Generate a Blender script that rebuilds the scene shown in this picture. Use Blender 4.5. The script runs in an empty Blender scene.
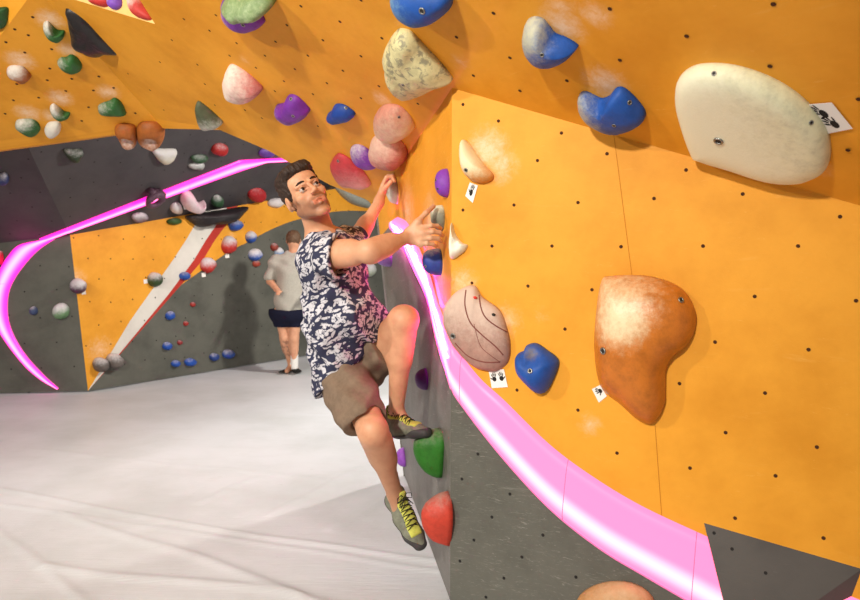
import bpy, math, random
import numpy as np
from mathutils import Vector, Matrix, noise as mnoise
from mathutils.geometry import tessellate_polygon
random.seed(5)
sc = bpy.context.scene
C = sc.collection
V = Vector
# ------------------------------------------------------------------ camera
CAMZ, FPX, CX, HY = 1.5, 700.0, 430.0, 250.0
cd = bpy.data.cameras.new('camera'); cam = bpy.data.objects.new('camera', cd); C.objects.link(cam)
cam.location = (0, 0, CAMZ); cam.rotation_euler = (math.pi/2, 0, 0)
cd.sensor_width = 36; cd.lens = 36*FPX/860; cd.shift_y = (HY-300)/860; cd.clip_start = 0.05
cd.dof.use_dof = True; cd.dof.focus_distance = 3.15; cd.dof.aperture_fstop = 4.0
sc.camera = cam
sc.view_settings.view_transform = 'Standard'; sc.view_settings.look = 'None'
sc.view_settings.gamma = 1; sc.view_settings.use_curve_mapping = False
sc.view_settings.exposure = 0.0
# ------------------------------------------------------------------ world and lamps
w = bpy.data.worlds.new('hall_air'); sc.world = w; w.use_nodes = True
bg = w.node_tree.nodes['Background']; bg.inputs[0].default_value = (1.0, 0.93, 0.90, 1); bg.inputs[1].default_value = 0.30
def lamp(name, loc, target, power, size, col):
    l = bpy.data.lights.new(name, 'AREA'); l.shape = 'DISK'; l.size = size; l.energy = power; l.color = col
    o = bpy.data.objects.new(name, l); C.objects.link(o); o.location = loc
    o.rotation_euler = (V(target)-V(loc)).to_track_quat('-Z', 'Y').to_euler(); return o
sl = bpy.data.lights.new('hall_lamp_key', 'SPOT'); sl.energy = 1400; sl.color = (1.0, 0.93, 0.82); sl.spot_size = math.radians(70); sl.spot_blend = 1.0; sl.shadow_soft_size = 0.16
so_ = bpy.data.objects.new('hall_lamp_key', sl); C.objects.link(so_); so_.location = (-2.3, -2.2, 3.7)
so_.rotation_euler = (V((-.75, 3.4, 1.1))-so_.location).to_track_quat('-Z', 'Y').to_euler()
lamp('hall_lamp_left', (-4.6, 0.6, 3.5), (-2.8, 5.5, 1.9), 150, 0.16, (1.0, 0.93, 0.84))
lamp('hall_lamp_rear', (1.3, 6.6, 3.3), (-2.0, 8.6, 0.6), 160, 0.35, (1.0, 0.95, 0.86))
lamp('hall_lamp_high', (-1.6, 7.6, 5.2), (-1.4, 6.2, 0), 130, 0.6, (1.0, 0.96, 0.92))

# ------------------------------------------------------------------ basic helpers
def R_(px, py): return V(((px-CX)/FPX, 1.0, (HY-py)/FPX))
def P(px, py, Y): return V((0, 0, CAMZ)) + R_(px, py)*Y
class Plane:
    def __init__(s, a, b, c):
        s.p = V(a); s.n = (V(b)-V(a)).cross(V(c)-V(a)).normalized()
        if s.n.dot(V((0, 0, CAMZ))-s.p) < 0: s.n = -s.n
        up = V((0, 0, 1)); s.e1 = up.cross(s.n)
        s.e1 = s.e1.normalized(); s.e2 = s.n.cross(s.e1).normalized()
    def hit(s, px, py):
        d = R_(px, py); o = V((0, 0, CAMZ)); return o + d*((s.p-o).dot(s.n)/d.dot(s.n))
    def nrm(s, q): return s.n
    def uv(s, q): q = q-s.p; return (q.dot(s.e1), q.dot(s.e2))
    def at(s, u, v): return s.p+s.e1*u+s.e2*v
class Bilin:
    def __init__(s, a0, a1, b0, b1): s.a0, s.a1, s.b0, s.b1 = a0, a1, b0, b1     # near bottom/top, far bottom/top
    def at(s, u, w): return (s.a0*(1-w)+s.a1*w)*(1-u)+(s.b0*(1-w)+s.b1*w)*u
    def solve(s, px, py):
        u, w = 0.3, 0.5
        def f(u, w):
            q = s.at(u, w); return V((CX+FPX*q.x/q.y-px, HY-FPX*(q.z-CAMZ)/q.y-py))
        for i in range(25):
            r = f(u, w); e = 1e-4
            du = (f(u+e, w)-r)/e; dw = (f(u, w+e)-r)/e
            det = du.x*dw.y-du.y*dw.x
            if abs(det) < 1e-9: break
            u -= max(-.3, min(.3, (r.x*dw.y-r.y*dw.x)/det)); w -= max(-.3, min(.3, (du.x*r.y-du.y*r.x)/det))
        return u, w
    def hit(s, px, py): return s.at(*s.solve(px, py))
    def nrm(s, q):
        return s.n_uw(0.3, 0.5)
    def n_uw(s, u, w):
        e = 1e-3; a = s.at(u+e, w)-s.at(u, w); b = s.at(u, w+e)-s.at(u, w); n = a.cross(b).normalized()
        return n if n.x < 0 else -n

def mesh_obj(name, verts, faces, mats, parent=None, origin=None, smooth=True, midx=None, uvs=None, attr=None):
    """verts in world coordinates; parents are unrotated so children are stored relative to them"""
    if not isinstance(mats, (list, tuple)): mats = [mats]
    if parent is not None: off = V(parent['_o'])
    elif origin is not None: off = V(origin)
    else:
        a = np.array([tuple(v) for v in verts]); off = V(((a[:, 0].min()+a[:, 0].max())/2, (a[:, 1].min()+a[:, 1].max())/2, a[:, 2].min()))
    arr = np.array([tuple(v) for v in verts], dtype=np.float64)-np.array(off)
    me = bpy.data.meshes.new(name); me.from_pydata(arr.tolist(), [], [list(map(int, f)) for f in faces])
    for m in mats: me.materials.append(m)
    if midx is not None: me.polygons.foreach_set('material_index', midx)
    if smooth: me.polygons.foreach_set('use_smooth', [True]*len(me.polygons))
    if uvs is not None:
        ul = me.uv_layers.new(name='UVMap'); li = np.zeros(len(me.loops), dtype=np.int32); me.loops.foreach_get('vertex_index', li)
        ul.data.foreach_set('uv', np.array(uvs, dtype=np.float32)[li].ravel())
    if attr:
        for k, vals in attr.items():
            if np.ndim(vals) == 1:
                at = me.attributes.new(k, 'FLOAT', 'POINT'); at.data.foreach_set('value', np.array(vals, dtype=np.float32))
            else:
                at = me.attributes.new(k, 'FLOAT_COLOR', 'POINT')
                c4 = np.ones((len(verts), 4), dtype=np.float32); c4[:, :3] = vals; at.data.foreach_set('color', c4.ravel())
    me.update(); me.validate()
    o = bpy.data.objects.new(name, me); C.objects.link(o)
    if parent is not None: o.parent = parent; o['_o'] = tuple(off)
    else: o.location = off; o['_o'] = tuple(off)
    return o
def empty(name, loc, label, cat, group=None):
    o = bpy.data.objects.new(name, None); C.objects.link(o); o.location = loc; o['_o'] = tuple(loc); o.empty_display_size = .1
    return tag(o, label, cat, group)
def tag(o, label, cat, group=None):
    o['label'] = label; o['category'] = cat
    if group: o['group'] = group
    return o
def struct(o): o['kind'] = 'structure'; return o

def tube(pts, r, n=8, closed=False):
    pts = [V(p) for p in pts]; vs, fs = [], []; m = len(pts); prev = None
    for i, p in enumerate(pts):
        if closed: t = (pts[(i+1) % m]-pts[i-1]).normalized()
        else: t = (pts[min(i+1, m-1)]-pts[max(i-1, 0)]).normalized()
        a = (prev if prev is not None else (V((0, 0, 1)) if abs(t.z) < .9 else V((1, 0, 0))))
        a = (a-t*a.dot(t)).normalized(); prev = a; b = t.cross(a)
        rr = r[i] if isinstance(r, (list, tuple)) else r
        for k in range(n):
            an = 2*math.pi*k/n; vs.append(p+(a*math.cos(an)+b*math.sin(an))*rr)
    for i in range(m if closed else m-1):
        for k in range(n):
            j = (i+1) % m
            fs.append((i*n+k, i*n+(k+1) % n, j*n+(k+1) % n, j*n+k))
    if not closed: fs.append(tuple(range(n))[::-1]); fs.append(tuple((m-1)*n+k for k in range(n)))
    return vs, fs
def merge(parts):
    vs, fs = [], []
    for a, b in parts:
        o = len(vs); vs += list(a); fs += [tuple(i+o for i in f) for f in b]
    return vs, fs
def smooth_closed(pts, n=6):
    out = []; m = len(pts)
    for i in range(m):
        p0, p1, p2, p3 = [pts[(i+k-1) % m] for k in range(4)]
        for j in range(n):
            t = j/n
            out.append(tuple(0.5*((2*p1[d])+(-p0[d]+p2[d])*t+(2*p0[d]-5*p1[d]+4*p2[d]-p3[d])*t*t+(-p0[d]+3*p1[d]-3*p2[d]+p3[d])*t**3) for d in range(len(p1))))
    return out
def smooth_open(pts, n=6):
    q = [pts[0]]+list(pts)+[pts[-1]]; out = []
    for i in range(len(pts)-1):
        p0, p1, p2, p3 = q[i:i+4]
        for j in range(n):
            t = j/n
            out.append(tuple(0.5*((2*p1[d])+(-p0[d]+p2[d])*t+(2*p0[d]-5*p1[d]+4*p2[d]-p3[d])*t*t+(-p0[d]+3*p1[d]-3*p2[d]+p3[d])*t**3) for d in range(len(p1))))
    out.append(tuple(pts[-1])); return out

# ------------------------------------------------------------------ materials
class NT:
    def __init__(s, name):
        s.m = bpy.data.materials.new(name); s.m.use_nodes = True; s.t = s.m.node_tree; s.n = s.t.nodes
        s.b = s.n['Principled BSDF']
    def node(s, typ, **kw):
        nd = s.n.new(typ)
        for k, v in kw.items():
            if k.startswith('i_'): nd.inputs[k[2:].replace('_', ' ')].default_value = v
            else: setattr(nd, k, v)
        return nd
    def link(s, a, b): s.t.links.new(a, b)
    def coord(s, kind='Object', scale=(1, 1, 1), rot=(0, 0, 0)):
        tc = s.node('ShaderNodeTexCoord'); mp = s.node('ShaderNodeMapping'); mp.inputs['Scale'].default_value = scale; mp.inputs['Rotation'].default_value = rot
        s.link(tc.outputs[kind], mp.inputs['Vector']); return mp.outputs[0]
    def noise(s, vec, scale, detail=4, rough=.6, dist=0):
        n = s.node('ShaderNodeTexNoise'); n.inputs['Scale'].default_value = scale; n.inputs['Detail'].default_value = detail
        n.inputs['Roughness'].default_value = rough; n.inputs['Distortion'].default_value = dist
        s.link(vec, n.inputs['Vector']); return n.outputs['Fac']
    def ramp(s, fac, a, b):
        m = s.node('ShaderNodeMapRange', interpolation_type='SMOOTHSTEP'); m.inputs['From Min'].default_value = a; m.inputs['From Max'].default_value = b
        s.link(fac, m.inputs['Value']); return m.outputs[0]
    def math(s, op, a, b=None):
        m = s.node('ShaderNodeMath', operation=op)
        for i, x in enumerate((a, b)):
            if x is None: continue
            if isinstance(x, (int, float)): m.inputs[i].default_value = x
            else: s.link(x, m.inputs[i])
        return m.outputs[0]
    def mix(s, fac, a, b):
        m = s.node('ShaderNodeMix', data_type='RGBA')
        if isinstance(fac, (int, float)): m.inputs[0].default_value = fac
        else: s.link(fac, m.inputs[0])
        for k, x in ((6, a), (7, b)):
            if isinstance(x, tuple): m.inputs[k].default_value = (*x, 1)
            else: s.link(x, m.inputs[k])
        return m.outputs[2]
    def bump(s, h, strength=.2, dist=.01):
        b = s.node('ShaderNodeBump'); b.inputs['Strength'].default_value = strength; b.inputs['Distance'].default_value = dist
        s.link(h, b.inputs['Height']); s.link(b.outputs[0], s.b.inputs['Normal'])
    def out(s, col, rough=.6, spec=.4):
        if isinstance(col, tuple): s.b.inputs['Base Color'].default_value = (*col, 1)
        else: s.link(col, s.b.inputs['Base Color'])
        s.b.inputs['Roughness'].default_value = rough; s.b.inputs['Specular IOR Level'].default_value = spec
        return s.m
def srgb(r, g, b):
    f = lambda c: (c/255/12.92) if c/255 <= .04045 else ((c/255+.055)/1.055)**2.4
    return (f(r), f(g), f(b))
def plain(name, col, rough=.6, metal=0, spec=.4):
    t = NT(name); t.out(col, rough, spec); t.b.inputs['Metallic'].default_value = metal; return t.m

def wall_mat(name, base, dark, light, dust=(), streak=True, rough=.55, mottled=.5, scuff=1.0):
    t = NT(name); uv = t.coord('UV')
    big = t.noise(uv, 1.7, 5, .65); col = t.mix(t.ramp(big, .35, .75), base, dark)
    st = t.coord('UV', (1.2, 9, 1), (0, 0, .5)); s1 = t.noise(st, 3.0, 6, .7, .6)
    col = t.mix(t.math('MULTIPLY', t.ramp(s1, .60, .82), .35*scuff), col, light)
    fine = t.noise(uv, 55, 3, .7); col = t.mix(t.math('MULTIPLY', t.ramp(fine, .4, .8), .18*mottled), col, dark)
    sc_ = t.noise(t.coord('UV', (6, 22, 1), (0, 0, -.7)), 2.5, 5, .75, 1.5)
    col = t.mix(t.math('MULTIPLY', t.ramp(sc_, .62, .74), .30*scuff), col, light)
    sd = t.noise(t.coord('UV', (5, 14, 1), (0, 0, 1.1)), 2.0, 5, .7, 1.0)
    col = t.mix(t.math('MULTIPLY', t.ramp(sd, .64, .8), .35*scuff), col, dark)
    if scuff > 1.2:
        for q_, (rz, sx) in enumerate(((.9, 20), (-.5, 26), (2.0, 18))):
            f = t.noise(t.coord('UV', (sx*.6, 90, 1), (0, 0, rz)), 1.0, 4, .7, 1.6)
            col = t.mix(t.math('MULTIPLY', t.ramp(f, .60, .74), .55), col, light)
    if dust:
        acc = None
        for (u, v, r, a) in dust:
            vm = t.node('ShaderNodeVectorMath', operation='DISTANCE'); t.link(uv, vm.inputs[0]); vm.inputs[1].default_value = (u, v, 0)
            mr = t.node('ShaderNodeMapRange'); mr.inputs['From Min'].default_value = r*1.1; mr.inputs['From Max'].default_value = 0
            mr.inputs['To Max'].default_value = a; t.link(vm.outputs['Value'], mr.inputs['Value'])
            acc = mr.outputs[0] if acc is None else t.math('MAXIMUM', acc, mr.outputs[0])
        dn = t.noise(uv, 26, 7, .8, .4)
        k = t.ramp(t.math('MULTIPLY', acc, t.math('ADD', dn, .1)), .2, .62)
        col = t.mix(t.math('MULTIPLY', k, .62), col, srgb(250, 226, 200))
    t.bump(t.noise(uv, 120, 3, .7), .12, .004)
    return t.out(col, rough, .3)

ORANGE, ORANGE_D, ORANGE_L = srgb(236, 164, 48), srgb(214, 142, 30), srgb(248, 196, 108)
GREY, GREY_D, GREY_L = srgb(100, 100, 92), srgb(78, 79, 72), srgb(158, 158, 148)
M_hole = plain('bolt_hole_dark', srgb(72, 38, 12), .9)
M_holeg = plain('bolt_hole_grey', srgb(35, 33, 32), .9)
M_steel = plain('bolt_steel', srgb(150, 150, 145), .35, .9)
M_socket = plain('bolt_socket', srgb(40, 38, 35), .7)
M_seam = plain('board_joint', srgb(186, 116, 22), .9)
M_edge = plain('plywood_edge', srgb(190, 120, 50), .8)

# ------------------------------------------------------------------ planes of the place
C0 = V(P(450, 600, 3.0)); C0.z = 0
P1 = P(452, 88, 2.95)
D0 = P(404, 474, 4.6875); D0.z = 0
P3 = P(375, 203, 4.7)
dF = V((.906, -.42, 0))
PF = Plane(C0, C0+dF, P1)
PR = Plane(P1, PF.hit(860, 207), P3)
PL = Bilin(C0, P1, D0, P3)
A = PR.hit(155, 119); Vx = PR.hit(36, -12)
PG = Plane(A, Vx, P(0, 141, 5.6))
PT = Plane(Vx, PG.hit(-60, 116), P(-60, -60, 4.5))
PN = Plane(Vx, PR.hit(155, 24), P(100, -100, 4.0))
W2a = P(88, 391, 7.447); W2a.z = 0
W2b = P(320, 353, 10.19); W2b.z = 0
A1 = P(70, 235, 7.3)
PW2 = Plane(W2a, W2b, A1)
A2 = PW2.hit(340, 188)
PW1 = Plane(W2a, A1, (-4.51, 7.34, 0))
PS = Plane(A1, A2, P(0, 143, 5.85))
fold = PW1.hit(0, 243); foldL = A1+(fold-A1)*6.5
K2 = PS.hit(0, 88)
PSb = Plane(A1, K2, fold)
PFL = Plane((0, 0, 0), (1, 0, 0), (0, 1, 0))

def tess(poly): return [tuple(t) for t in tessellate_polygon([[V(p) for p in poly]])]
def inside(pt, poly):
    x, y = pt; c = False; j = len(poly)-1
    for i in range(len(poly)):
        if (poly[i][1] > y) != (poly[j][1] > y) and x < (poly[j][0]-poly[i][0])*(y-poly[i][1])/(poly[j][1]-poly[i][1])+poly[i][0]: c = not c
        j = i
    return c
def disc(c, n, r, k=10):
    a = n.orthogonal().normalized(); b = n.cross(a); c = c+n*.0012
    return [c+(a*math.cos(2*math.pi*i/k)+b*math.sin(2*math.pi*i/k))*r for i in range(k)], [tuple(range(k))]
def wall(name, plane, regions, holes=(), lattice=None, thick=.05, holer=.0065, joints=()):
    """regions: list of (polygon of pixels or Vectors, material, hole material). holes: pixel list. lattice: spacing."""
    verts, faces, mi, uvs, mats = [], [], [], [], []
    def mid(m):
        if m not in mats: mats.append(m)
        return mats.index(m)
    for poly, m, mh in regions:
        pw = [plane.hit(*p) if len(p) == 2 else V(p) for p in poly]; n = len(pw); o = len(verts)
        for tr in tess(pw):
            a, b, c = [pw[i] for i in tr]
            nn = (b-a).cross(c-a)
            if nn.length < 1e-9: continue
            if nn.dot(plane.n) < 0: tr = tr[::-1]
            faces.append(tuple(i+o for i in tr)); mi.append(mid(m))
            faces.append(tuple(i+o+n for i in tr[::-1])); mi.append(mid(m))
        verts += pw+[p-plane.n*thick for p in pw]; uvs += [plane.uv(p) for p in pw]*2
        for i in range(n):
            j = (i+1) % n; faces.append((o+i, o+j, o+n+j, o+n+i)); mi.append(mid(m))
        pu = [plane.uv(p) for p in pw]
        pts = [plane.uv(plane.hit(*h)) for h in holes]
        if lattice:
            us = [p[0] for p in pu]; vs_ = [p[1] for p in pu]; s = lattice
            for i in range(int(min(us)/s)-1, int(max(us)/s)+2):
                for j in range(int(min(vs_)/s)-1, int(max(vs_)/s)+2):
                    pts.append(((i+.5*(j % 2)+random.uniform(-.08, .08))*s, (j+random.uniform(-.08, .08))*s*.9))
        for q in pts:
            if inside(q, pu):
                dv, df = disc(plane.at(*q), plane.n, holer); o2 = len(verts); verts += dv; uvs += [q]*len(dv)
                faces += [tuple(i+o2 for i in f) for f in df]; mi.append(mid(mh))
    for (p_, q_) in joints:
        a, b = plane.hit(*p_), plane.hit(*q_); t_ = (b-a).cross(plane.n).normalized()*.0011; o2 = len(verts)
        qd = [a-t_, a+t_, b+t_, b-t_]; verts += [x+plane.n*.001 for x in qd]; uvs += [plane.uv(x) for x in qd]; faces.append((o2, o2+1, o2+2, o2+3)); mi.append(mid(M_seam))
    ob = mesh_obj(name, verts, faces, mats, smooth=False, midx=mi, uvs=uvs)
    return struct(ob)
def dustlist(plane, l): return [(*plane.uv(plane.hit(x, y)), r, a) for x, y, r, a in l]

# chalk dust that climbers leave round the holds
M_F = wall_mat('orange_board_front', ORANGE, ORANGE_D, ORANGE_L, dustlist(PF, [(487, 150, .17, .95), (500, 165, .16, .8), (505, 320, .16, .7), (462, 283, .14, .8), (590, 425, .10, .7), (540, 315, .12, .5), (495, 375, .08, .6)]))
M_R = wall_mat('orange_board_roof', ORANGE, ORANGE_D, ORANGE_L, dustlist(PR, [(562, 25, .16, .9), (595, 15, .12, .8), (604, 82, .15, .9), (383, 100, .13, .8), (460, 62, .12, .6), (560, 5, .14, .7), (425, 55, .13, .55), (820, 170, .12, .6), (398, 22, .10, .5), (245, 60, .10, .6)]))
M_G = wall_mat('orange_board_left', ORANGE, ORANGE_D, ORANGE_L, dustlist(PG, [(50, 20, .17, .95), (68, 50, .15, .9), (20, 60, .18, .95), (108, 92, .16, .9), (60, 98, .17, .95), (28, 113, .18, .95), (52, 116, .15, .9)]))
M_GN = wall_mat('grey_board_front', GREY, GREY_D, GREY_L, rough=.6, scuff=1.5)
M_W2O = wall_mat('orange_board_far', ORANGE, ORANGE_D, ORANGE_L, dustlist(PW2, [(100, 350, .35, .7), (75, 280, .25, .8), (232, 236, .2, .6)]))
M_W2G = wall_mat('grey_board_far', GREY, GREY_D, GREY_L, scuff=.8)
M_white = wall_mat('white_board_far', srgb(222, 218, 210), srgb(200, 196, 188), srgb(235, 232, 228), scuff=.5)
M_red = wall_mat('red_board_far', srgb(190, 52, 40), srgb(165, 42, 34), srgb(205, 80, 60), scuff=.5)
M_S = wall_mat('grey_board_overhang', srgb(78, 74, 76), srgb(64, 60, 64), srgb(120, 118, 118), scuff=.5)  # grey darkened towards purple, putting the dim light on the overhang into the colour
M_N = wall_mat('orange_board_lit', srgb(250, 205, 130), srgb(240, 190, 110), srgb(252, 225, 175))  # orange board paled in its colour to show this facet overlit by the lamps

# ------------------------------------------------------------------ floor: padded mat under a tarpaulin
lines = [((-40, 483), (0, 488), (220, 528), (440, 558), (470, 562), .018, .010), ((-40, 497), (0, 503), (205, 533), (440, 568), (470, 572), .012, .007),
         ((164, 406), (250, 411), (338, 420), (400, 424), (430, 428), .012, .005), ((61, 513), (130, 535), (200, 556), (276, 585), (300, 596), .030, .011),
         ((-20, 515), (0, 531), (40, 561), (87, 600), (110, 620), .022, .008), ((46, 564), (150, 577), (250, 585), (317, 600), (340, 607), .030, .012),
         ((271, 513), (300, 498), (330, 483), (353, 470), (360, 466), .03, .008), ((330, 527), (350, 518), (365, 510), (384, 498), (390, 494), .03, .007),
         ((200, 500), (215, 493), (230, 486), (245, 480), (255, 476), .03, .006), ((-40, 440), (60, 450), (160, 462), (260, 470), (330, 480), .03, .003)]
def floor_h(x, y):
    h = np.zeros_like(x)
    for L in lines:
        pts = [PFL.hit(*q) for q in smooth_open(L[:5], 5)]
        best = np.full_like(x, 9.0)
        for a, b in zip(pts[:-1], pts[1:]):
            dx, dy = b.x-a.x, b.y-a.y; t = np.clip(((x-a.x)*dx+(y-a.y)*dy)/(dx*dx+dy*dy), 0, 1)
            best = np.minimum(best, np.hypot(x-a.x-t*dx, y-a.y-t*dy))
        h += L[6]*np.exp(-(best/L[5])**2)
    h += .004*np.sin(x*3.1+y*1.3)*np.sin(y*2.2-x*.8)+.0025*np.sin(x*9+y*4+2*np.sin(y*3))
    return h
gx = np.concatenate([np.arange(-11, -3, .25), np.arange(-3, .6, .02), np.arange(.6, 4, .25)])
gy = np.concatenate([np.arange(-3.5, 2.0, .25), np.arange(2.0, 6.0, .02), np.arange(6.0, 13, .2)])
X, Y = np.meshgrid(gx, gy, indexing='ij'); Z = floor_h(X, Y)-.012
fv = np.stack([X.ravel(), Y.ravel(), Z.ravel()], 1); ny = len(gy)
ii, jj = np.meshgrid(np.arange(len(gx)-1), np.arange(ny-1), indexing='ij'); b0 = (ii*ny+jj).ravel()
ff = np.stack([b0, b0+ny, b0+ny+1, b0+1], 1)
t = NT('white_tarpaulin'); oc = t.coord('UV')
col = t.mix(t.ramp(t.noise(oc, .9, 5, .6), .35, .7), srgb(211, 214, 219), srgb(192, 196, 198))
col = t.mix(t.math('MULTIPLY', t.ramp(t.noise(t.coord('UV', (1, 5, 1), (0, 0, .3)), 2.2, 6, .7, .5), .5, .8), .25), col, srgb(182, 184, 182))
col = t.mix(t.math('MULTIPLY', t.ramp(t.noise(oc, 14, 4, .8), .62, .75), .35), col, srgb(160, 158, 150))
wv = t.noise(t.coord('UV', (1, 14, 1), (0, 0, .15)), 5, 4, .6, .8); t.bump(wv, .16, .03)
M_floor = t.out(col, .5, .35)
struct(mesh_obj('floor', fv, ff, M_floor, origin=(0, 0, 0), uvs=fv[:, :2]))

# ------------------------------------------------------------------ front of the near wall
F_up = [(452, 343), (455, 347), (480, 378), (504, 400), (548, 443), (589, 474), (640, 505), (706, 536), (760, 560), (840, 592), (1000, 655)]
F_lo = [(452, 389), (458, 400), (497, 451), (548, 507), (599, 548), (645, 576), (686, 600), (740, 632), (820, 670), (900, 700), (1000, 740)]
holesF = [(463, 104.5), (498.5, 121), (561.5, 133), (537.5, 160.5), (607, 153.7), (463, 210), (514, 205), (578, 202.5), (686, 170), (654, 198.5), (742.7, 194), (840, 216.7),
 (703, 246), (798, 246), (754.7, 296.4), (856, 300.7), (715, 342), (808.5, 349.6), (679.5, 383.5), (765, 393), (725.6, 432.5), (816.8, 447), (690, 468), (775.5, 475.7), (735, 518),
 (823.5, 538), (578, 410), (617, 453), (478, 454), (462, 479), (510, 494), (492, 517), (543, 535), (474, 540), (522, 557), (460, 561), (504, 578), (576, 577), (486, 597),
 (492, 246), (552, 246), (621, 246.7), (528, 286), (592, 289.7), (565, 329), (472, 283), (517, 390), (900, 400), (905, 250)]
Fr_bot = PF.hit(1000, 740); Fbr = V((Fr_bot.x, Fr_bot.y, 0)); 
dd = (C0+dF*2.6); Fend = V((dd.x, dd.y, 0))
tr = PF.hit(1000, 246)
mid_lo = smooth_open([PF.hit(*p) for p in F_lo], 4); mid_up = smooth_open([PF.hit(*p) for p in F_up], 4)
# one board edge to the next down the middle of the light band
mid = [tuple((V(a)+V(b))/2) for a, b in zip(mid_up, mid_lo)]
mid[0] = tuple(P1*((mid[0][2])/P1.z)+C0*(1-mid[0][2]/P1.z))
q_end = V(mid[-1]); fbr = PF.at(PF.uv(q_end)[0], PF.uv(C0)[1])
wall('wall_front', PF, [([P1]+[V(m) for m in mid]+[tr], M_F, M_hole), ([V(m) for m in mid][::-1]+[C0, fbr], M_GN, M_holeg)], holesF, thick=.06, holer=.0068, joints=[((613, 128), (632, 276)), ((655, 424), (662, 520)), ((462, 395), (462, 620))][:2])

# ------------------------------------------------------------------ left side of the near wall
L_up = [(398, 217), (407, 222), (414, 236), (420, 250), (430, 275), (437, 300), (445, 322), (451, 343)]
L_lo = [(389.5, 223), (390, 228), (396, 234), (403, 244), (413, 267), (427, 298), (436, 338), (444, 365), (451, 389)]
up_uw = sorted([PL.solve(*p) for p in smooth_open(L_up, 4)]); lo_uw = sorted([PL.solve(*p) for p in smooth_open(L_lo, 4)])
def interp(tab, u): return float(np.interp(u, [a for a, b in tab], [b for a, b in tab]))
vs, fs, mi, uvs = [], [], [], []
NU, NA, NB = 60, 12, 12
for i in range(NU+1):
    u = i/NU; wm = (interp(up_uw, u)+interp(lo_uw, u))/2
    ws = [wm*k/NA for k in range(NA+1)]+[wm+(1-wm)*k/NB for k in range(1, NB+1)]
    for w_ in ws:
        vs.append(PL.at(u, w_)); uvs.append((u*1.8, w_*2.0))
H = NA+NB+1
for i in range(NU):
    for k in range(H-1):
        fs.append((i*H+k, i*H+k+1, (i+1)*H+k+1, (i+1)*H+k)); mi.append(1 if k < NA else 0)
M_L = wall_mat('orange_board_side', ORANGE, ORANGE_D, ORANGE_L, [(.9, 1.7, .4, .7), (.4, 1.55, .3, .8), (.2, 1.3, .25, .7)], rough=.5, scuff=2.2)
M_LG = wall_mat('grey_board_side', srgb(122, 119, 114), GREY_D, srgb(165, 162, 156), rough=.5, scuff=2.0)
o = struct(mesh_obj('wall_side', vs, fs, [M_L, M_LG], smooth=False, midx=mi, uvs=uvs))
# the back of the near wall, closing the volume
vs = [D0, P3, P3+V((2.6, .1, 0)), D0+V((2.6, .1, 0))]
vs += [v+V((0, -.05, 0)) for v in vs]
struct(mesh_obj('wall_return', vs, [(0, 1, 2, 3), (7, 6, 5, 4), (0, 4, 5, 1), (1, 5, 6, 2), (2, 6, 7, 3), (3, 7, 4, 0)], M_LG, smooth=False, uvs=[(0, 0), (0, 2), (2.6, 2), (2.6, 0)]*2))

# ------------------------------------------------------------------ overhanging roof
holesR = [(301, 6), (361, 0), (340, 21.5), (287, 25), (323, 40), (382, 38), (407, 17), (308, 55.5), (361, 56), (456.6, 37), (295, 69), (343, 70.6), (284, 81), (327, 83), (379, 86), (313, 94),
 (361, 98), (418, 103.6), (318, 126), (493.6, 13), (510, 57.6), (473.5, 75.4), (520, 90.6), (567, 80.6), (610, 8.7), (686.7, 36), (620, 60), (773.5, 4), (770, 66), (858.7, 99), (848, 150),
 (216, 15), (209.6, 30.5), (236.7, 43), (275.7, 41.6), (265, 55.5), (229.7, 55.5), (256, 67.6), (275, 91), (297, 121), (128, 73.6), (150, 90), (164, 110), (197.5, 64.5), (184, 19), (172, 40), (160, 62), (205, 84), (215, 105), (245, 110), (262, 118), (880, 40), (900, 130)]
Rpoly = [P1, PF.hit(1000, 246), PR.hit(1150, -260), PR.hit(60, -260), PR.hit(118, -35), PR.hit(140, 0), PR.hit(155, 24), Vx, A, PR.hit(215, 128), PR.hit(267, 150), PR.hit(330, 185), P3]
wall('ceiling_overhang', PR, [(Rpoly, M_R, M_hole)], holesR, thick=.10, holer=.0075)
k = 1/3.873
holesG = [(a*k, b*k) for a, b in [(127, 66), (57, 113), (23, 163), (96, 203), (110, 136), (200, 190), (65, 325), (183, 310), (150, 378), (278, 305), (383, 296), (403, 230), (343, 415), (362, 350), (255, 352), (317, 468), (52, 388), (193, 265), (524, 438), (440, 340), (20, 440)]]
wall('wall_left_overhang', PG, [([A, Vx, (-84, 148), (-84, 154)], M_G, M_hole)], holesG, thick=.10, holer=.010)
wall('wall_left_upper', PT, [([Vx, PG.hit(-84, 148), PG.hit(-84, 154), (-330, 190), (-330, -100), (-60, -140), (20, -60)], M_G, M_hole)], thick=.06)
wall('wall_left_top', PN, [([Vx, PR.hit(155, 24), (200, -60), (60, -160), (-20, -80)], M_N, M_hole)], thick=.04)
# the lip under the left overhang
lipA, lipB, lipC = A, PG.hit(-60, 149), PR.hit(215, 128)
dn = V((0, .10, -.055))
vs = [lipC, lipA, lipB, lipB+dn, lipA+dn, lipC+dn*.15]
vs2 = [v+V((0, .14, .02)) for v in vs]
struct(mesh_obj('trim_lip', vs+vs2, [(0, 1, 4, 5), (1, 2, 3, 4), (6, 11, 10, 7), (7, 10, 9, 8), (5, 4, 10, 11), (4, 3, 9, 10), (0, 5, 11, 6), (2, 8, 9, 3)], M_G, smooth=False, uvs=[(i*.3, .1*i) for i in range(12)]))

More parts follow.
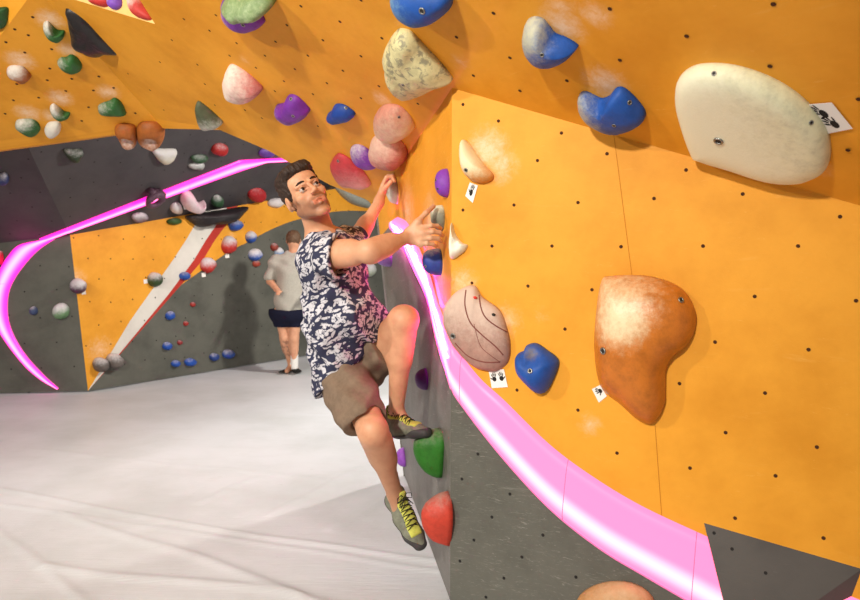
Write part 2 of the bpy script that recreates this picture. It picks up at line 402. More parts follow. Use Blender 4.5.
# ------------------------------------------------------------------ far walls
wA = PW2.hit(460, 167); botR = V(W2a)+(W2b-W2a)*1.75
curve = smooth_open([(181, 285), (208, 266), (230, 251), (246, 243), (266, 232), (284, 224), (300, 219), (332, 212), (363, 211), (400, 216), (470, 232)], 3)
top = lambda x: 235+(x-70)*(188-235)/(340-70)
cw = [(203, top(203)), (195, 225), (186, 240), (173, 260), (130, 321)]
cr = [(227, top(227)), (217, 224), (206, 240), (194, 260), (168, 295), (130, 341)]
co = [(238, top(238)), (227, 224), (215, 240), (203, 260), (181, 285)]
topR = PW2.hit(470, top(470)); q = PW2.hit(470, 232)
botRp = PW2.at(PW2.uv(topR)[0], PW2.uv(W2a)[1])
wall('wall_back', PW2, [
    ([A1]+cw+[W2a], M_W2O, M_hole), (cw+[W2a]+cr[::-1], M_white, M_holeg),
    (cr+[W2a, (130, 343)]+co[::-1], M_red, M_holeg), (co+[p for p in curve[1:]]+[topR], M_W2O, M_hole),
    ([W2a, (130, 343)]+list(curve)+[botRp], M_W2G, M_holeg)], lattice=.26, holer=.008)
wall('wall_left', PW1, [([W2a, A1, foldL, V((-9.6, 6.713, 0))], M_W2G, M_holeg)], lattice=.3, holer=.008)
wall('wall_back_overhang', PS, [([K2, A1, (470, top(470)), (470, 60), (150, 40)], M_S, M_holeg)], lattice=.28, holer=.008)
wall('wall_left_facet', PSb, [([foldL, A1, K2, K2+(foldL-A1)*.9], M_S, M_holeg)], lattice=.28, holer=.008)

# ------------------------------------------------------------------ glowing light bands
def glow_mat(name, col_edge, col_core, s_edge, s_core, at=.72, width=.2):
    # over-bright LED colour: much more red than the eye or a camera can hold
    t = NT(name); tc = t.node('ShaderNodeTexCoord'); sp = t.node('ShaderNodeSeparateXYZ'); t.link(tc.outputs['UV'], sp.inputs[0])
    d = t.math('ABSOLUTE', t.math('SUBTRACT', sp.outputs['Y'], at))
    m = t.ramp(d, width, 0.0)
    c = t.mix(m, col_edge, col_core); st = t.math('ADD', t.math('MULTIPLY', m, s_core-s_edge), s_edge)
    # joints between the acrylic lengths
    t.b.inputs['Base Color'].default_value = (.08, .04, .06, 1); t.b.inputs['Roughness'].default_value = .35
    t.link(c, t.b.inputs['Emission Color']); t.link(st, t.b.inputs['Emission Strength']); return t.m
M_glow = glow_mat('pink_diffuser', (1.0, .11, .235), (1.0, .29, .35), 2.9, 3.3, .72, .22)
M_glow2 = glow_mat('pink_diffuser_far', (1.0, .012, .40), (1.0, .19, .35), 2.2, 4.0, .5, .42)
M_rim = plain('acrylic_rim', srgb(235, 130, 190), .4)
def band(name, host_list, raise_, mat, label, n=90, joints=()):
    """host_list: list of (host, upper px polyline, lower px polyline), one continuous band"""
    ob = None; rows = []; NA = 10
    for host, up, lo in host_list:
        def res(poly, m):
            w3 = [host.hit(*p) for p in poly]; w3 = [V(p) for p in smooth_open([tuple(x) for x in w3], 6)] if len(w3) > 3 else w3
            s = [0]
            for a, b in zip(w3[:-1], w3[1:]): s.append(s[-1]+(b-a).length)
            out = []
            for i in range(m):
                q = s[-1]*i/(m-1); out.append(V(tuple(np.interp(q, s, [p[d] for p in w3]) for d in range(3))))
            return out
        U = res(up, n); Lw = res(lo, n)
        for i, (a, b) in enumerate(zip(U, Lw)):
            if isinstance(host, Bilin): nn = host.n_uw(.3, .6)
            else: nn = host.n
            r = raise_ if not isinstance(raise_, dict) else raise_[id(host)]
            row = [a-nn*.01]
            for k in range(NA+1):
                f = k/NA; row.append(a.lerp(b, f)+nn*r*(1-abs(2*f-1)**4)**.5+nn*.001)
            row.append(b-nn*.01); rows.append((row, i))
    W = NA+3; vs = [p for r, _ in rows for p in r]; uvs = []
    for j, (r, _) in enumerate(rows):
        for k in range(W): uvs.append((j*.02, min(max((k-1)/NA, 0), 1)))
    fs = [(j*W+k, j*W+k+1, (j+1)*W+k+1, (j+1)*W+k) for j in range(len(rows)-1) for k in range(W-1)]
    fs += [tuple(range(W))[::-1], tuple((len(rows)-1)*W+k for k in range(W))]
    o = mesh_obj(name, vs, fs, mat, uvs=uvs)
    tag(o, label, 'light strip', 'pink light strips')
    # thin acrylic lip along the lower edge, and the butt joints
    lip = [r[NA+1] for r, _ in rows]; a, b = tube(lip, .004, 6); mesh_obj('edge_lip', a, b, M_rim, parent=o)
    for j in joints:
        r = rows[j][0][1:-1]; a, b = tube(r, .0015, 5); mesh_obj('joint', a, b, M_rim, parent=o)
    return o
band('light_strip', [(PL, L_up, L_lo), (PF, F_up, F_lo)], {id(PL): .006, id(PF): .02}, M_glow,
     'wide glowing pink light strip curving down across the near wall', joints=(93, 118, 140))
band('light_strip', [(PSb, [(39, 238.6), (67, 227.7)], [(53, 237.5), (67, 232.5)]), (PS, [(67.5, 227.5), (240, 160), (300, 157)], [(67.5, 232.3), (266, 161.8), (300, 160.3)])], .03, M_glow2,
     'straight pink light strip slanting across the dark grey overhang at the back', joints=(130,))
band('light_strip', [(PW1, [(41, 240), (19, 245), (8, 256), (0, 269), (-8, 290), (-10, 312), (0, 334), (22, 363), (40, 379), (58, 389)],
                      [(55, 239), (40, 249), (28, 261), (16, 277), (9, 293), (8, 314), (13, 333), (26, 355), (45, 376), (58.5, 388)])], .03, M_glow2,
     'crescent shaped pink light strip bending down to the mat on the far left', joints=(30,))
# the LED line itself, lying on the diffuser of the side wall and the start of the front
def led(p, q, n, power):
    p, q, n = V(p), V(q), V(n); l = bpy.data.lights.new('led_strip', 'AREA'); l.shape = 'RECTANGLE'; l.size = (q-p).length; l.size_y = .008; l.energy = power; l.color = (1.0, .05, .56)
    o = bpy.data.objects.new('led_strip', l); C.objects.link(o); z = -n.normalized()*-1; x = (q-p).normalized(); z = (z-x*z.dot(x)).normalized(); y = z.cross(x)
    o.matrix_world = Matrix(((x.x, y.x, z.x, 0), (x.y, y.y, z.y, 0), (x.z, y.z, z.z, 0), (0, 0, 0, 1))); o.location = (p+q)/2+n*.014; return o
ledp = [PL.hit(*q) for q in ((393, 226), (402, 236), (412, 252), (425, 278), (432, 300), (439, 325), (447, 358))]
for p_, q_ in zip(ledp[:-1], ledp[1:]): led(p_, q_, PL.n_uw(.3, .6), 85*(q_-p_).length)
# ------------------------------------------------------------------ holds
_hm = {}
def hold_mat(base, chalk=(225, 215, 205), rough=.55, spots=None):
    key = (base, chalk, rough, spots)
    if key in _hm: return _hm[key]
    t = NT('hold_resin_%d_%d_%d' % base); oc = t.coord('Object')
    b = srgb(*base); bd = tuple(c*.72 for c in b)
    col = t.mix(t.ramp(t.noise(oc, 22, 5, .7), .35, .75), b, bd)
    if spots: col = t.mix(t.ramp(t.noise(oc, 28, 3, .6, .6), .5, .62), col, srgb(*spots))
    at = t.node('ShaderNodeAttribute'); at.attribute_name = 'chalk'
    n1 = t.noise(oc, 38, 6, .75)
    k = t.ramp(t.math('ADD', at.outputs['Fac'], t.math('MULTIPLY', t.math('SUBTRACT', n1, .5), .7)), .22, .85)
    col = t.mix(k, col, srgb(*chalk)); t.bump(t.noise(oc, 130, 4, .7), .3, .004)
    _hm[key] = t.out(col, rough, .4); return _hm[key]

def bolt(parent, c, n, r=.008):
    a = n.orthogonal().normalized(); b = n.cross(a)
    ring = [c+n*.001+(a*math.cos(2*math.pi*i/16)+b*math.sin(2*math.pi*i/16))*r for i in range(16)]
    v1, f1 = tube(ring, r*.30, 8, True); bo = mesh_obj('bolt', v1, f1, M_steel, parent=parent)
    dv, df = disc(c+n*.0008, n, r*.95, 16); mesh_obj('socket', dv, df, M_socket, parent=bo); return bo

PGR = Plane(A, Vx, P(0, 141, 5.6)); PGR.n = (PG.n+PR.n).normalized(); PGR.p = A+PGR.n*.045
PGR.e1 = V((0, 0, 1)).cross(PGR.n).normalized(); PGR.e2 = PGR.n.cross(PGR.e1)
def hold(label, host, outline, h, base, chalk=.15, cdir=(0, -1), peak=(0, 0), side=.8, rocky=.02, ccol=(228, 218, 206), bolts=(), name='climbing_hold',
         group=None, flat=1.0, spots=None, rough=.55, local=None, center=None, dent=None, closed=True, rings=10, sub=5, sink=.004, cat='climbing hold', thick=0):
    """outline in pixels on the host surface (or local metres when local=True)"""
    if local:
        c, n, e1, e2 = local; w3 = [c+e1*a+e2*b for a, b in outline]
    else:
        cx = sum(p[0] for p in outline)/len(outline); cy = sum(p[1] for p in outline)/len(outline)
        c = host.hit(cx, cy); n = host.n_uw(.3, .6) if isinstance(host, Bilin) else host.n
        up = V((0, 0, 1)); e1 = up.cross(n).normalized(); e2 = n.cross(e1)
        w3 = [host.hit(*p) for p in outline]
    pts = smooth_closed([((q-c).dot(e1), (q-c).dot(e2)) for q in w3], sub) if closed else [((q-c).dot(e1), (q-c).dot(e2)) for q in w3]
    sz = max(max(abs(p[0]), abs(p[1])) for p in pts)
    m = len(pts); pk = (peak[0]*sz, peak[1]*sz); seed = random.uniform(0, 50)
    vs = []; chalkv = []
    # direction of the chalk given in picture terms: x right, y down
    ce = V((cdir[0], -cdir[1])).normalized()
    dd = None
    if dent:
        dq = host.hit(dent[0], dent[1]) if not local else c+e1*dent[0]+e2*dent[1]; dd = ((dq-c).dot(e1), (dq-c).dot(e2), dent[2], dent[3])
    for k_ in range(rings+1):
        th = (k_/rings)*math.pi/2
        s = math.cos(th)**side; hh = math.sin(th)**flat
        if k_ == rings: s = 0
        for i, (x, y) in enumerate(pts):
            q = V((x*s+pk[0]*(1-s), y*s+pk[1]*(1-s))); z = h*hh
            if k_ == rings and i > 0: break
            nz = mnoise.fractal(V((q.x/sz*1.6+seed, q.y/sz*1.6, z/sz)), 1.0, 2.0, 4)
            if k_ > 0: z += nz*rocky*sz*2; q = q*(1+nz*rocky*1.5)
            ck = chalk+.55*(q.dot(ce))/sz+.15*(hh-.6)
            if dd:
                r = math.hypot(q.x-dd[0], q.y-dd[1]); g = math.exp(-(r/dd[2])**2); z -= dd[3]*g*hh; ck += .5*g
            vs.append(c+e1*q.x+e2*q.y+n*(z if k_ > 0 else -sink)); chalkv.append(ck)
    fs = []
    for k_ in range(rings-1):
        for i in range(m):
            j = (i+1) % m; fs.append((k_*m+i, k_*m+j, (k_+1)*m+j, (k_+1)*m+i))
    top_ = len(vs)-1
    for i in range(m): fs.append(((rings-1)*m+i, (rings-1)*m+(i+1) % m, top_))
    fs.append(tuple(range(m))[::-1])
    a2 = sum(pts[i][0]*pts[(i+1) % m][1]-pts[(i+1) % m][0]*pts[i][1] for i in range(m))
    if a2 < 0: fs = [f[::-1] for f in fs]
    o = mesh_obj(name, vs, fs, hold_mat(base, ccol, rough, spots), origin=c, attr={'chalk': chalkv})
    tag(o, label, cat, group)
    if bolts:
        from mathutils.bvhtree import BVHTree
        bv = BVHTree.FromPolygons([tuple(v) for v in vs], [f for f in fs if len(f) < 6])
        for (bx, by, br) in bolts:
            q = host.hit(bx, by) if not local else c+e1*bx+e2*by
            if local: org = q+n*1.0; d = -n
            else: org = V((0, 0, CAMZ)); d = (q-org).normalized()
            loc, nn, _, _ = bv.ray_cast(org, d)
            if loc is None: continue
            if nn.dot(d) > 0: nn = -nn
            bolt(o, loc, nn, br)
    o['_h'] = h
    for key, grp in (('foothold', 'small footholds on the far dark wall'), ('low blue footholds', 'small footholds on the far dark wall'), ('pocket hold', 'brown pocket holds on the lip'), ('rock-shaped hold', 'grey rocks at the foot of the far wall') , ('on the left overhang', 'holds on the left overhang')):
        if key in label and not group and 'pink' not in label: o['group'] = grp
    return o
def sc3(l): return [(a/3.873, b/3.873) for a, b in l]
def ovalpx(x0, y0, x1, y1, n=9, jit=.06):
    cx, cy, a, b = (x0+x1)/2, (y0+y1)/2, (x1-x0)/2, (y1-y0)/2
    return [(cx+a*math.cos(2*math.pi*i/n)*(1+random.uniform(-jit, jit)), cy+b*math.sin(2*math.pi*i/n)*(1+random.uniform(-jit, jit))) for i in range(n)]
DG = (38, 88, 40); BL = (28, 84, 170); PU = (118, 48, 160)
# --- front of the near wall
hold('beige resin hold with orange lower tip near the top of the front wall', PF, [(463, 141), (468, 142), (476, 153), (485, 165), (494, 175), (492, 181), (482, 184), (473, 181), (465, 172), (461, 155)], .07,
     (224, 140, 48), .75, (-.2, -1), peak=(-.25, .1), bolts=[(466, 170, .007)], ccol=(236, 222, 180))
hold('narrow white hold with a pointed top and dark green hollow', PF, [(452.5, 223), (455, 232), (459, 239), (463, 243), (468, 245), (466, 250), (460, 255), (452, 259), (450.5, 246), (451, 234)], .05,
     (235, 230, 205), .5, (0, 1), dent=(458, 243, .018, .03), ccol=(238, 234, 215))
o = hold('large dusty pink flat rock-shaped hold with curved grooves', PF, [(463, 288), (470, 285), (477, 287), (483, 297), (500, 310), (508, 330), (511, 347), (508, 363), (497, 371), (480, 369), (467, 360), (453, 345), (445, 323), (447, 305), (455, 294)], .06,
     (172, 132, 118), .5, (.1, -.7), ccol=(208, 184, 168), side=.45, flat=.8, rocky=.02, bolts=[(453, 336, .010)], rough=.8)
big_pink = o
hold('blue wedge hold with a dark saddle beside the pink rock hold', PF, [(517, 360), (519, 353), (525, 350), (528, 344.5), (537, 343), (548, 350), (558, 358), (559, 366), (550, 387), (542, 393), (533, 388), (520, 373)], .11,
     BL, -.12, (0, -1), peak=(-.1, -.1), side=.9, dent=(536, 353, .035, .05), bolts=[(530, 371, .008)], ccol=(120, 110, 100), rocky=.012)
hold('big glossy orange-brown bean-shaped hold on the front wall', PF, [(602, 280), (610, 276), (630, 275), (650, 276), (673, 283), (688, 295), (696, 313), (695, 330), (687, 345), (675, 355), (667, 368), (666, 387), (665, 403), (658, 418), (650, 423), (637, 418), (620, 403), (603, 388), (597, 367), (595, 340), (597, 307)], .13,
     (200, 116, 38), .02, (-.3, -.6), peak=(-.15, .15), side=.75, rocky=.006, ccol=(240, 218, 176), rough=.3, dent=(628, 322, .10, 0), bolts=[(603, 351, .011), (681, 300, .009)], sub=4, rings=14)  # zero-depth dent only adds a pale patch left of centre
hold('brown dome hold cut off by the bottom of the picture', PF, [(577, 606), (580, 595), (592, 586), (610, 581), (630, 582), (647, 590), (655, 603), (650, 622), (615, 634), (585, 625)], .07,
     (196, 140, 86), .35, (0, -1), ccol=(205, 170, 130))
# --- roof
hold('very large smooth pale cream plate hold on the roof', PR, [(677, 87.5), (681, 75), (693, 66), (710, 63), (735, 65), (763, 73.5), (787.5, 86), (808.5, 103), (826, 126), (831, 147), (828, 164.5), (815.5, 173), (798, 177.5), (770, 175), (735, 164.5), (700, 154), (692, 147), (679, 108.5)], .065,
     (228, 226, 188), .62, (-.2, 0), side=.28, flat=.75, rocky=.002, ccol=(238, 237, 208), rough=.5, bolts=[(714, 73.5, .006), (811, 122.5, .006), (718.5, 141, .013)], sub=4, rings=14)
hold('blue kidney-shaped hold caked with chalk, left of two on the right roof', PR, [(525, 33), (527, 20.5), (534.5, 16), (543.5, 18.4), (550, 25.6), (556, 32.7), (566.5, 37), (577, 43.5), (578, 47), (569, 56), (554, 60.6), (538, 56), (529.5, 46)], .09,
     BL, .36, (-.25, -1), side=.8, bolts=[(542, 55, .006)], ccol=(190, 190, 165), rocky=.012)
hold('blue bean-shaped hold with a chalky left end beside the cream plate', PR, [(579, 100), (580, 93.4), (585.7, 91), (594.6, 95), (602, 98), (610, 95), (616.4, 87.5), (625, 88), (638, 100), (646, 112.5), (642, 121.5), (628, 128), (612.5, 128), (594.6, 120), (583, 110)], .08,
     BL, .22, (-1, -.35), side=.8, bolts=[(629.5, 102.5, .007), (614, 125.5, .006)], ccol=(196, 196, 170), rocky=.012)
hold('rounded blue hold cut by the top edge of the picture', PR, [(393, -8), (400, 5), (412, 14), (425, 18), (440, 15), (450, 8), (453, 2), (452, -10), (425, -20), (402, -18)], .10,
     BL, .2, (-1, -.4), bolts=[(422, 11, .010)], ccol=(120, 165, 190), rocky=.008)
hold('big cream shell-shaped hold with grey stains in the middle of the roof', PR, [(398, 29), (403.5, 28), (412, 31.4), (423, 43), (440, 60.7), (452, 76), (452, 80.6), (440, 85.6), (421, 92), (410, 93), (403.5, 90), (395, 80), (389.5, 67), (387, 54), (388, 44.4), (391.6, 36)], .10,
     (218, 210, 158), .15, (0, 1), side=.6, rocky=.035, ccol=(232, 226, 185), spots=(150, 146, 118), bolts=[(403, 85, .006)])
hold('round cream and pink hold just below the shell-shaped hold', PR, [(376, 121), (378, 110), (386, 104), (399, 105), (409, 113.6), (415, 124), (413, 130), (401, 138), (392, 139), (381, 133)], .09,
     (206, 140, 120), .55, (0, 0.3), ccol=(226, 208, 176), bolts=[(399, 117, .006)])
hold('round pinkish hold with brain-like ridges touching a purple hold', PR, [(370, 150), (372, 139), (380, 133), (395, 136), (404, 143), (408, 152), (405, 160), (397, 165), (388, 166), (377, 161)], .09,
     (190, 104, 92), .45, (0, -.4), ccol=(226, 190, 168), rocky=.03)
hold('long dusty red-pink hold right above the climber\'s head', PR, [(332, 160.5), (336, 154.7), (340.5, 153), (351, 159), (363, 170), (371, 181.5), (370, 185), (360, 186.6), (346, 184.5), (337, 177), (332, 168.7)], .07,
     (190, 62, 66), .42, (0, .6), ccol=(216, 150, 142), bolts=[(338, 161, .008)])
hold('purple hold squeezed between the ridged hold and the red-pink hold', PR, [(351, 148), (356, 144), (364, 146), (372, 152), (380, 160), (378, 166), (370, 167), (360, 163), (354, 157)], .06, PU, .2, (0, -1))
hold('white-pink rounded hold alone on the left of the roof', PR, [(226, 73.6), (229.7, 64.5), (236, 65), (249, 73.6), (260.7, 84), (263, 89), (255.5, 96), (244, 96), (232, 91.7), (227, 82.6)], .12,
     (206, 120, 112), .62, (-.4, -1), ccol=(238, 220, 205))
hold('purple pointed hold with white chalk on its left tip', PR, [(276.7, 104.6), (285, 102), (289, 94.5), (297, 95.5), (307, 104.6), (310.5, 110.5), (303, 117.5), (293, 119.5), (282.6, 115), (277, 110)], .09,
     PU, .1, (-1, 0), bolts=[(291, 99, .008), (293, 116, .008)], ccol=(215, 195, 215))
hold('small blue heart-shaped hold on the roof', PR, [(328, 113.6), (332, 110), (335.5, 104), (343, 104), (351, 108.5), (355.7, 114), (348.5, 119), (337, 120.5), (329, 117.5)], .06, (24, 66, 150), -.1, (0, -1), bolts=[(346, 108, .006)])
hold('purple hold cut by the picture top with a green hold over it', PR, [(223, 6.5), (224.5, -2), (236, -4), (257, 8), (264.5, 17), (264.5, 23), (254, 27.6), (241, 26), (228, 17)], .08, PU, .12, (-1, -.6), bolts=[(255, 16, .009), (243, 25, .009)], ccol=(200, 170, 205))
hold('pale green knobbly hold at the picture top above a purple hold', PR, [(227, -3), (236, 6), (250, 9), (262, 9), (272, 5), (276, -2), (262, -12), (236, -12)], .14, (110, 140, 84), .4, (0, 0), rocky=.05, ccol=(190, 205, 165))
hold('grey-green hold with white lower half on the edge of the roof', PR, [(197.5, 101), (206.5, 106), (219.5, 117.5), (223, 122.6), (214, 125.5), (206.5, 124), (201, 116)], .09, (84, 92, 66), .4, (-.3, 1), ccol=(220, 222, 210))
# --- left overhang
hold('large black glossy spearhead-shaped hold on the left overhang', PGR, sc3([(255, 27), (300, 38), (365, 85), (415, 140), (450, 175), (465, 200), (420, 202), (375, 213), (330, 195), (285, 165), (272, 110), (262, 65)]), .07, (38, 34, 34), -.1, (-1, 0), rough=.35, ccol=(150, 148, 144), rocky=.03, side=.5, sink=.05)
G1 = [('green bean-shaped hold with chalk, topmost on the left overhang', [(168, 90), (185, 80), (205, 100), (225, 115), (250, 118), (248, 140), (225, 155), (195, 145), (172, 120)], (44,104,46), .22, (-.6, -1)),
      ('green bean-shaped hold just left of the black spearhead hold', [(222, 240), (235, 222), (255, 220), (275, 210), (300, 222), (318, 250), (310, 270), (275, 277), (240, 262)], (44,104,46), .15, (-.9, -.5)),
      ('green hold with a flat underside closest to the overhang\'s brown pocket holds', [(380, 412), (395, 398), (425, 388), (445, 378), (470, 395), (487, 430), (480, 440), (395, 438)], (44,104,46), .15, (-.8, -.6)),
      ('brown hold with a chalk white upper half on the far left', [(27, 265), (45, 252), (85, 255), (110, 275), (122, 295), (95, 315), (60, 300), (32, 285)], (168, 96, 40), .38, (-.3, -1)),
      ('small green hold with much chalk next to a round white hold', [(193, 415), (205, 400), (225, 410), (250, 430), (272, 435), (265, 450), (235, 460), (205, 440)], (44,104,46), .35, (-.3, -1)),
      ('green rounded hold with a chalky top, lowest on the left overhang', [(60, 480), (70, 462), (125, 460), (152, 480), (155, 505), (130, 522), (95, 510), (65, 492)], (44,104,46), .25, (-.5, -1)),
      ('small round white hold on the left overhang', [(173, 495), (190, 472), (225, 470), (237, 485), (230, 510), (200, 525), (178, 515)], (224, 220, 205), .5, (0, 0))]
for lab, pts, colr, ck, cdv in G1:
    hold(lab, PG, sc3(pts), .065, colr, ck, cdv, ccol=(222, 218, 208), bolts=[])
hold('dark green hold cut by the left edge near the top corner', PT, sc3([(-35, 40), (5, 27), (32, 30), (32, 60), (28, 88), (10, 110), (-30, 112)]), .07, DG, .1, (-1, 0))
for lab, pts, dn_ in (('brown pocket hold, left of the pair hanging on the lip', [(115, 129), (118, 124), (126, 123), (135, 125), (137, 134), (137, 141), (133, 145), (126, 145), (121, 141)], (127, 138, .07, .11)),
                 ('wider brown pocket hold, right of the pair hanging on the lip', [(136, 129), (141, 122), (152, 121), (163, 124), (165, 131), (162, 141), (154, 147), (146, 144), (138, 138)], (150, 138, .09, .11))):
    hold(lab, PG, pts, .10, (168, 96, 36), -.02, (0, 1), dent=(dn_[0], dn_[1]-2, .055, .09), ccol=(228, 214, 205), side=.6, rings=14, sub=7)
for lab, pts, colr in (('flat red hold in the bright triangle at the top left', [(91, -6), (108, -2), (111, 3), (106, 7), (96, 5), (90, 1)], (196, 50, 44)),
                       ('purple holed hold in the bright triangle at the top left', [(112, -3), (121, -2), (122, 6), (117, 10), (112, 8), (111, 2)], (130, 80, 190)),
                       ('red and white hold in the point of the bright triangle', [(129, -3), (139, -2), (150, 12), (152, 19), (146, 20), (137, 16), (131, 7)], (196, 60, 52))):
    hold(lab, PN, pts, .05, colr, .2, (-.5, -1), ccol=(240, 215, 200))

# --- holds on the side of the near wall, seen edge on
def side_hold(label, px, py, half_h, half_d, h, base, chalk=.2, cdir=(0, -1), shape=None, bolts=(), **kw):
    u, w_ = PL.solve(px, py); c = PL.at(u, w_); n = PL.n_uw(u, w_)
    e1 = (PL.at(u+.01, w_)-c).normalized(); e2 = n.cross(e1).normalized()
    if e2.z < 0: e2 = -e2
    pts = shape or [(math.cos(a)*half_d, math.sin(a)*half_h) for a in [2*math.pi*i/9 for i in range(9)]]
    if shape: pts = [(a*half_d, b*half_h) for a, b in shape]
    return hold(label, PL, pts, h, base, chalk, cdir, local=(c, n, e1, e2), bolts=bolts, **kw)
side_hold('smooth purple half-moon hold above the climber\'s nearer hand', 447, 183, .064, .045, .052, (132, 62, 178), -.2, side=.7, bolts=[(-.01, .01, .005), (-.015, -.03, .004)], rocky=.006)
side_hold('grey-green flake hold gripped by the climber\'s nearer hand', 442, 218, .060, .05, .050, (120, 122, 104), .35, (0, -1), side=.6, ccol=(214, 212, 186), peak=(0, .4))
side_hold('blue rounded hold on the pink light strip under the nearer hand', 440, 262, .062, .05, .080, (40, 66, 150), .05, (0, -1), side=.6, peak=(0, .2), bolts=[(-.02, -.02, .005)])
side_hold('green wedge hold under the climber\'s raised foot', 441, 452, .105, .075, .13, (52, 128, 40), .08, (0, -1), side=1.05, peak=(0, .35), shape=[(1, .5), (.6, .95), (-.5, .95), (-1, .5), (-.8, -.1), (-.3, -.95), (.3, -1.05), (.9, -.2)], ccol=(160, 160, 140))
side_hold('red rock-like hold with a chalky grey top near the lower foot', 449, 519, .112, .065, .12, (200, 66, 46), .05, (0, -1), side=1.0, peak=(0, .12), shape=[(1, .4), (.5, 1), (-.5, .9), (-1, .3), (-.6, -.5), (0, -1.05), (.6, -.6)], ccol=(170, 160, 148), rocky=.04)
side_hold('small bright purple hold low at the far edge of the side wall', 404.5, 457, .062, .05, .055, (150, 80, 190), -.2, rocky=.005)
side_hold('dark purple round hold behind the climber\'s shin', 426, 379, .055, .06, .055, (84, 24, 110), -.2, rocky=.005)
side_hold('mottled grey hold gripped by the climber\'s farther hand', 396, 190, .085, .06, .060, (140, 110, 84), .4, (0, 1), peak=(0, .3), ccol=(205, 202, 190), side=.6)
side_hold('white hold with a purple underside at the far end of the side wall', 390, 257, .060, .07, .09, (150, 110, 190), .4, (0, -1), ccol=(236, 228, 236), peak=(0, .3), side=.6)

# --- far walls
far = [
 (PS, (63, 149, 82, 161), 'dark green half-round hold on the grey overhang at the left', (50, 66, 42), .15, .12),
 (PS, (152, 149, 176, 163), 'cream half-round hold on the grey overhang below the brown pockets', (214, 206, 178), .5, .12),
 (PS, (190, 154, 208, 162), 'upper dark green hold above the slanting pink strip', (44, 78, 50), .2, .10),
 (PS, (188, 162, 205, 169), 'lower greyish green hold just above the slanting pink strip', (84, 98, 78), .5, .08),
 (PS, (211, 143, 228, 155), 'red hold close under the edge of the roof', (176, 34, 34), .1, .12),
 (PS, (258, 148, 274, 157), 'purple hold half hidden behind the edge of the roof', (100, 60, 150), .1, .08),
 (PS, (170, 202, 182, 213), 'small round cream hold beside the curled pink-white hold', (216, 200, 190), .4, .10),
 (PS, (211, 195, 223, 207), 'green and dark hold below the slanting pink strip', (60, 96, 66), .1, .10),
 (PS, (131, 212, 148, 222), 'grey-purple hold with white lower rim on the grey overhang', (110, 90, 110), .4, .08),
 (PS, (247, 188, 266, 201), 'red hold just above the orange wall beside the climber\'s head', (180, 34, 40), .05, .13),
 (PSb, (-2, 172, 9, 184), 'dark blue hold cut by the left edge of the picture', (50, 62, 110), .1, .10),
 (PS, (318, 180, 336, 188), 'black hold peeking out behind the climber\'s head', (32, 30, 32), 0, .10),
 (PW1, (-4, 250, 4, 265), 'small red hold outside the pink crescent at the left edge', (210, 40, 60), .1, .10),
 (PW2, (166, 218, 181, 225), 'dark green hold at the top of the far orange panel', (52, 84, 34), .1, .08),
 (PW2, (267, 198, 284, 208), 'white hold with a dark spot under the grey overhang', (226, 214, 205), .5, .10),
 (PW2, (228, 220, 241, 231), 'blue hold directly under the wide black hold', (40, 84, 170), .25, .12),
 (PW2, (221, 236, 235, 254), 'red hold with white chalk on the far orange wall', (190, 46, 40), .35, .12),
 (PW2, (245, 231, 255, 243), 'blue and white hold at the edge of the far orange area', (44, 84, 170), .45, .10),
 (PW2, (248, 248, 260, 261), 'blue hold with a chalk white top on the far dark wall', (44, 90, 180), .5, .12),
 (PW2, (179, 272, 189, 280), 'small blue hold on the white stripe of the far wall', (40, 84, 170), .1, .09),
 (PW2, (200, 257, 214, 273), 'red hold with a chalky top where orange meets the dark wall', (196, 50, 44), .42, .12),
 (PW2, (147, 272, 161, 287), 'dark green hold beside the white stripe', (52, 76, 40), .3, .12),
 (PW2, (70, 278, 84, 294), 'purple and white hold on the left edge of the far orange panel', (90, 60, 80), .5, .14),
 (PW2, (270, 243, 277, 251), 'dull red hold left of the standing man\'s neck', (150, 60, 46), .1, .07),
 (PW2, (274, 247, 282, 257), 'pale blue hold touching the standing man\'s shoulder', (110, 150, 200), .5, .09),
 (PW2, (252, 260, 259, 267), 'small brick red hold beneath a chalky blue hold', (170, 70, 52), .1, .07),
 (PW2, (165, 311, 174, 320), 'small blue hold, highest of the low blue footholds', (36, 84, 180), .1, .08),
 (PW2, (162, 342, 171, 350), 'small blue foothold, second highest on the far dark wall', (36, 84, 180), .1, .08),
 (PW2, (171, 360, 179, 367), 'small blue foothold, leftmost of the low row near the mat', (36, 84, 180), .1, .08),
 (PW2, (184, 358, 195, 366), 'blue foothold, second from the left in the low row', (36, 84, 180), .1, .08),
 (PW2, (209, 353, 218, 361), 'dark blue foothold, third from the left in the low row', (44, 70, 140), .1, .08),
 (PW2, (222, 349, 233, 359), 'blue foothold, rightmost of the low row near the mat', (44, 80, 160), .2, .10),
 (PW2, (190, 302, 195, 307), 'tiny red foothold, highest of three on the far dark wall', (170, 50, 44), 0, .04),
 (PW2, (183, 321, 188, 326), 'tiny red foothold, middle of three on the far dark wall', (170, 50, 44), 0, .04),
 (PW2, (177, 340, 182, 345), 'tiny red foothold, lowest of three on the far dark wall', (150, 50, 54), 0, .04),
 (PW2, (92, 357, 107, 372), 'grey rock-shaped hold, left of two low on the orange panel', (104, 96, 92), .2, .14),
 (PW2, (105, 353, 121, 369), 'grey rock-shaped hold on the foot of the white stripe', (112, 104, 100), .2, .16),
 (PW1, (53, 303, 70, 319), 'light green oval hold on the dark panel inside the pink crescent', (108, 146, 104), .45, .10),
 (PW1, (30, 306, 38, 315), 'small slate blue hold inside the pink crescent', (66, 80, 118), .1, .07),
 (PW2, (364, 262, 374, 277), 'pale grey-green hold seen past the climber\'s far side', (170, 178, 160), .5, .12),
]
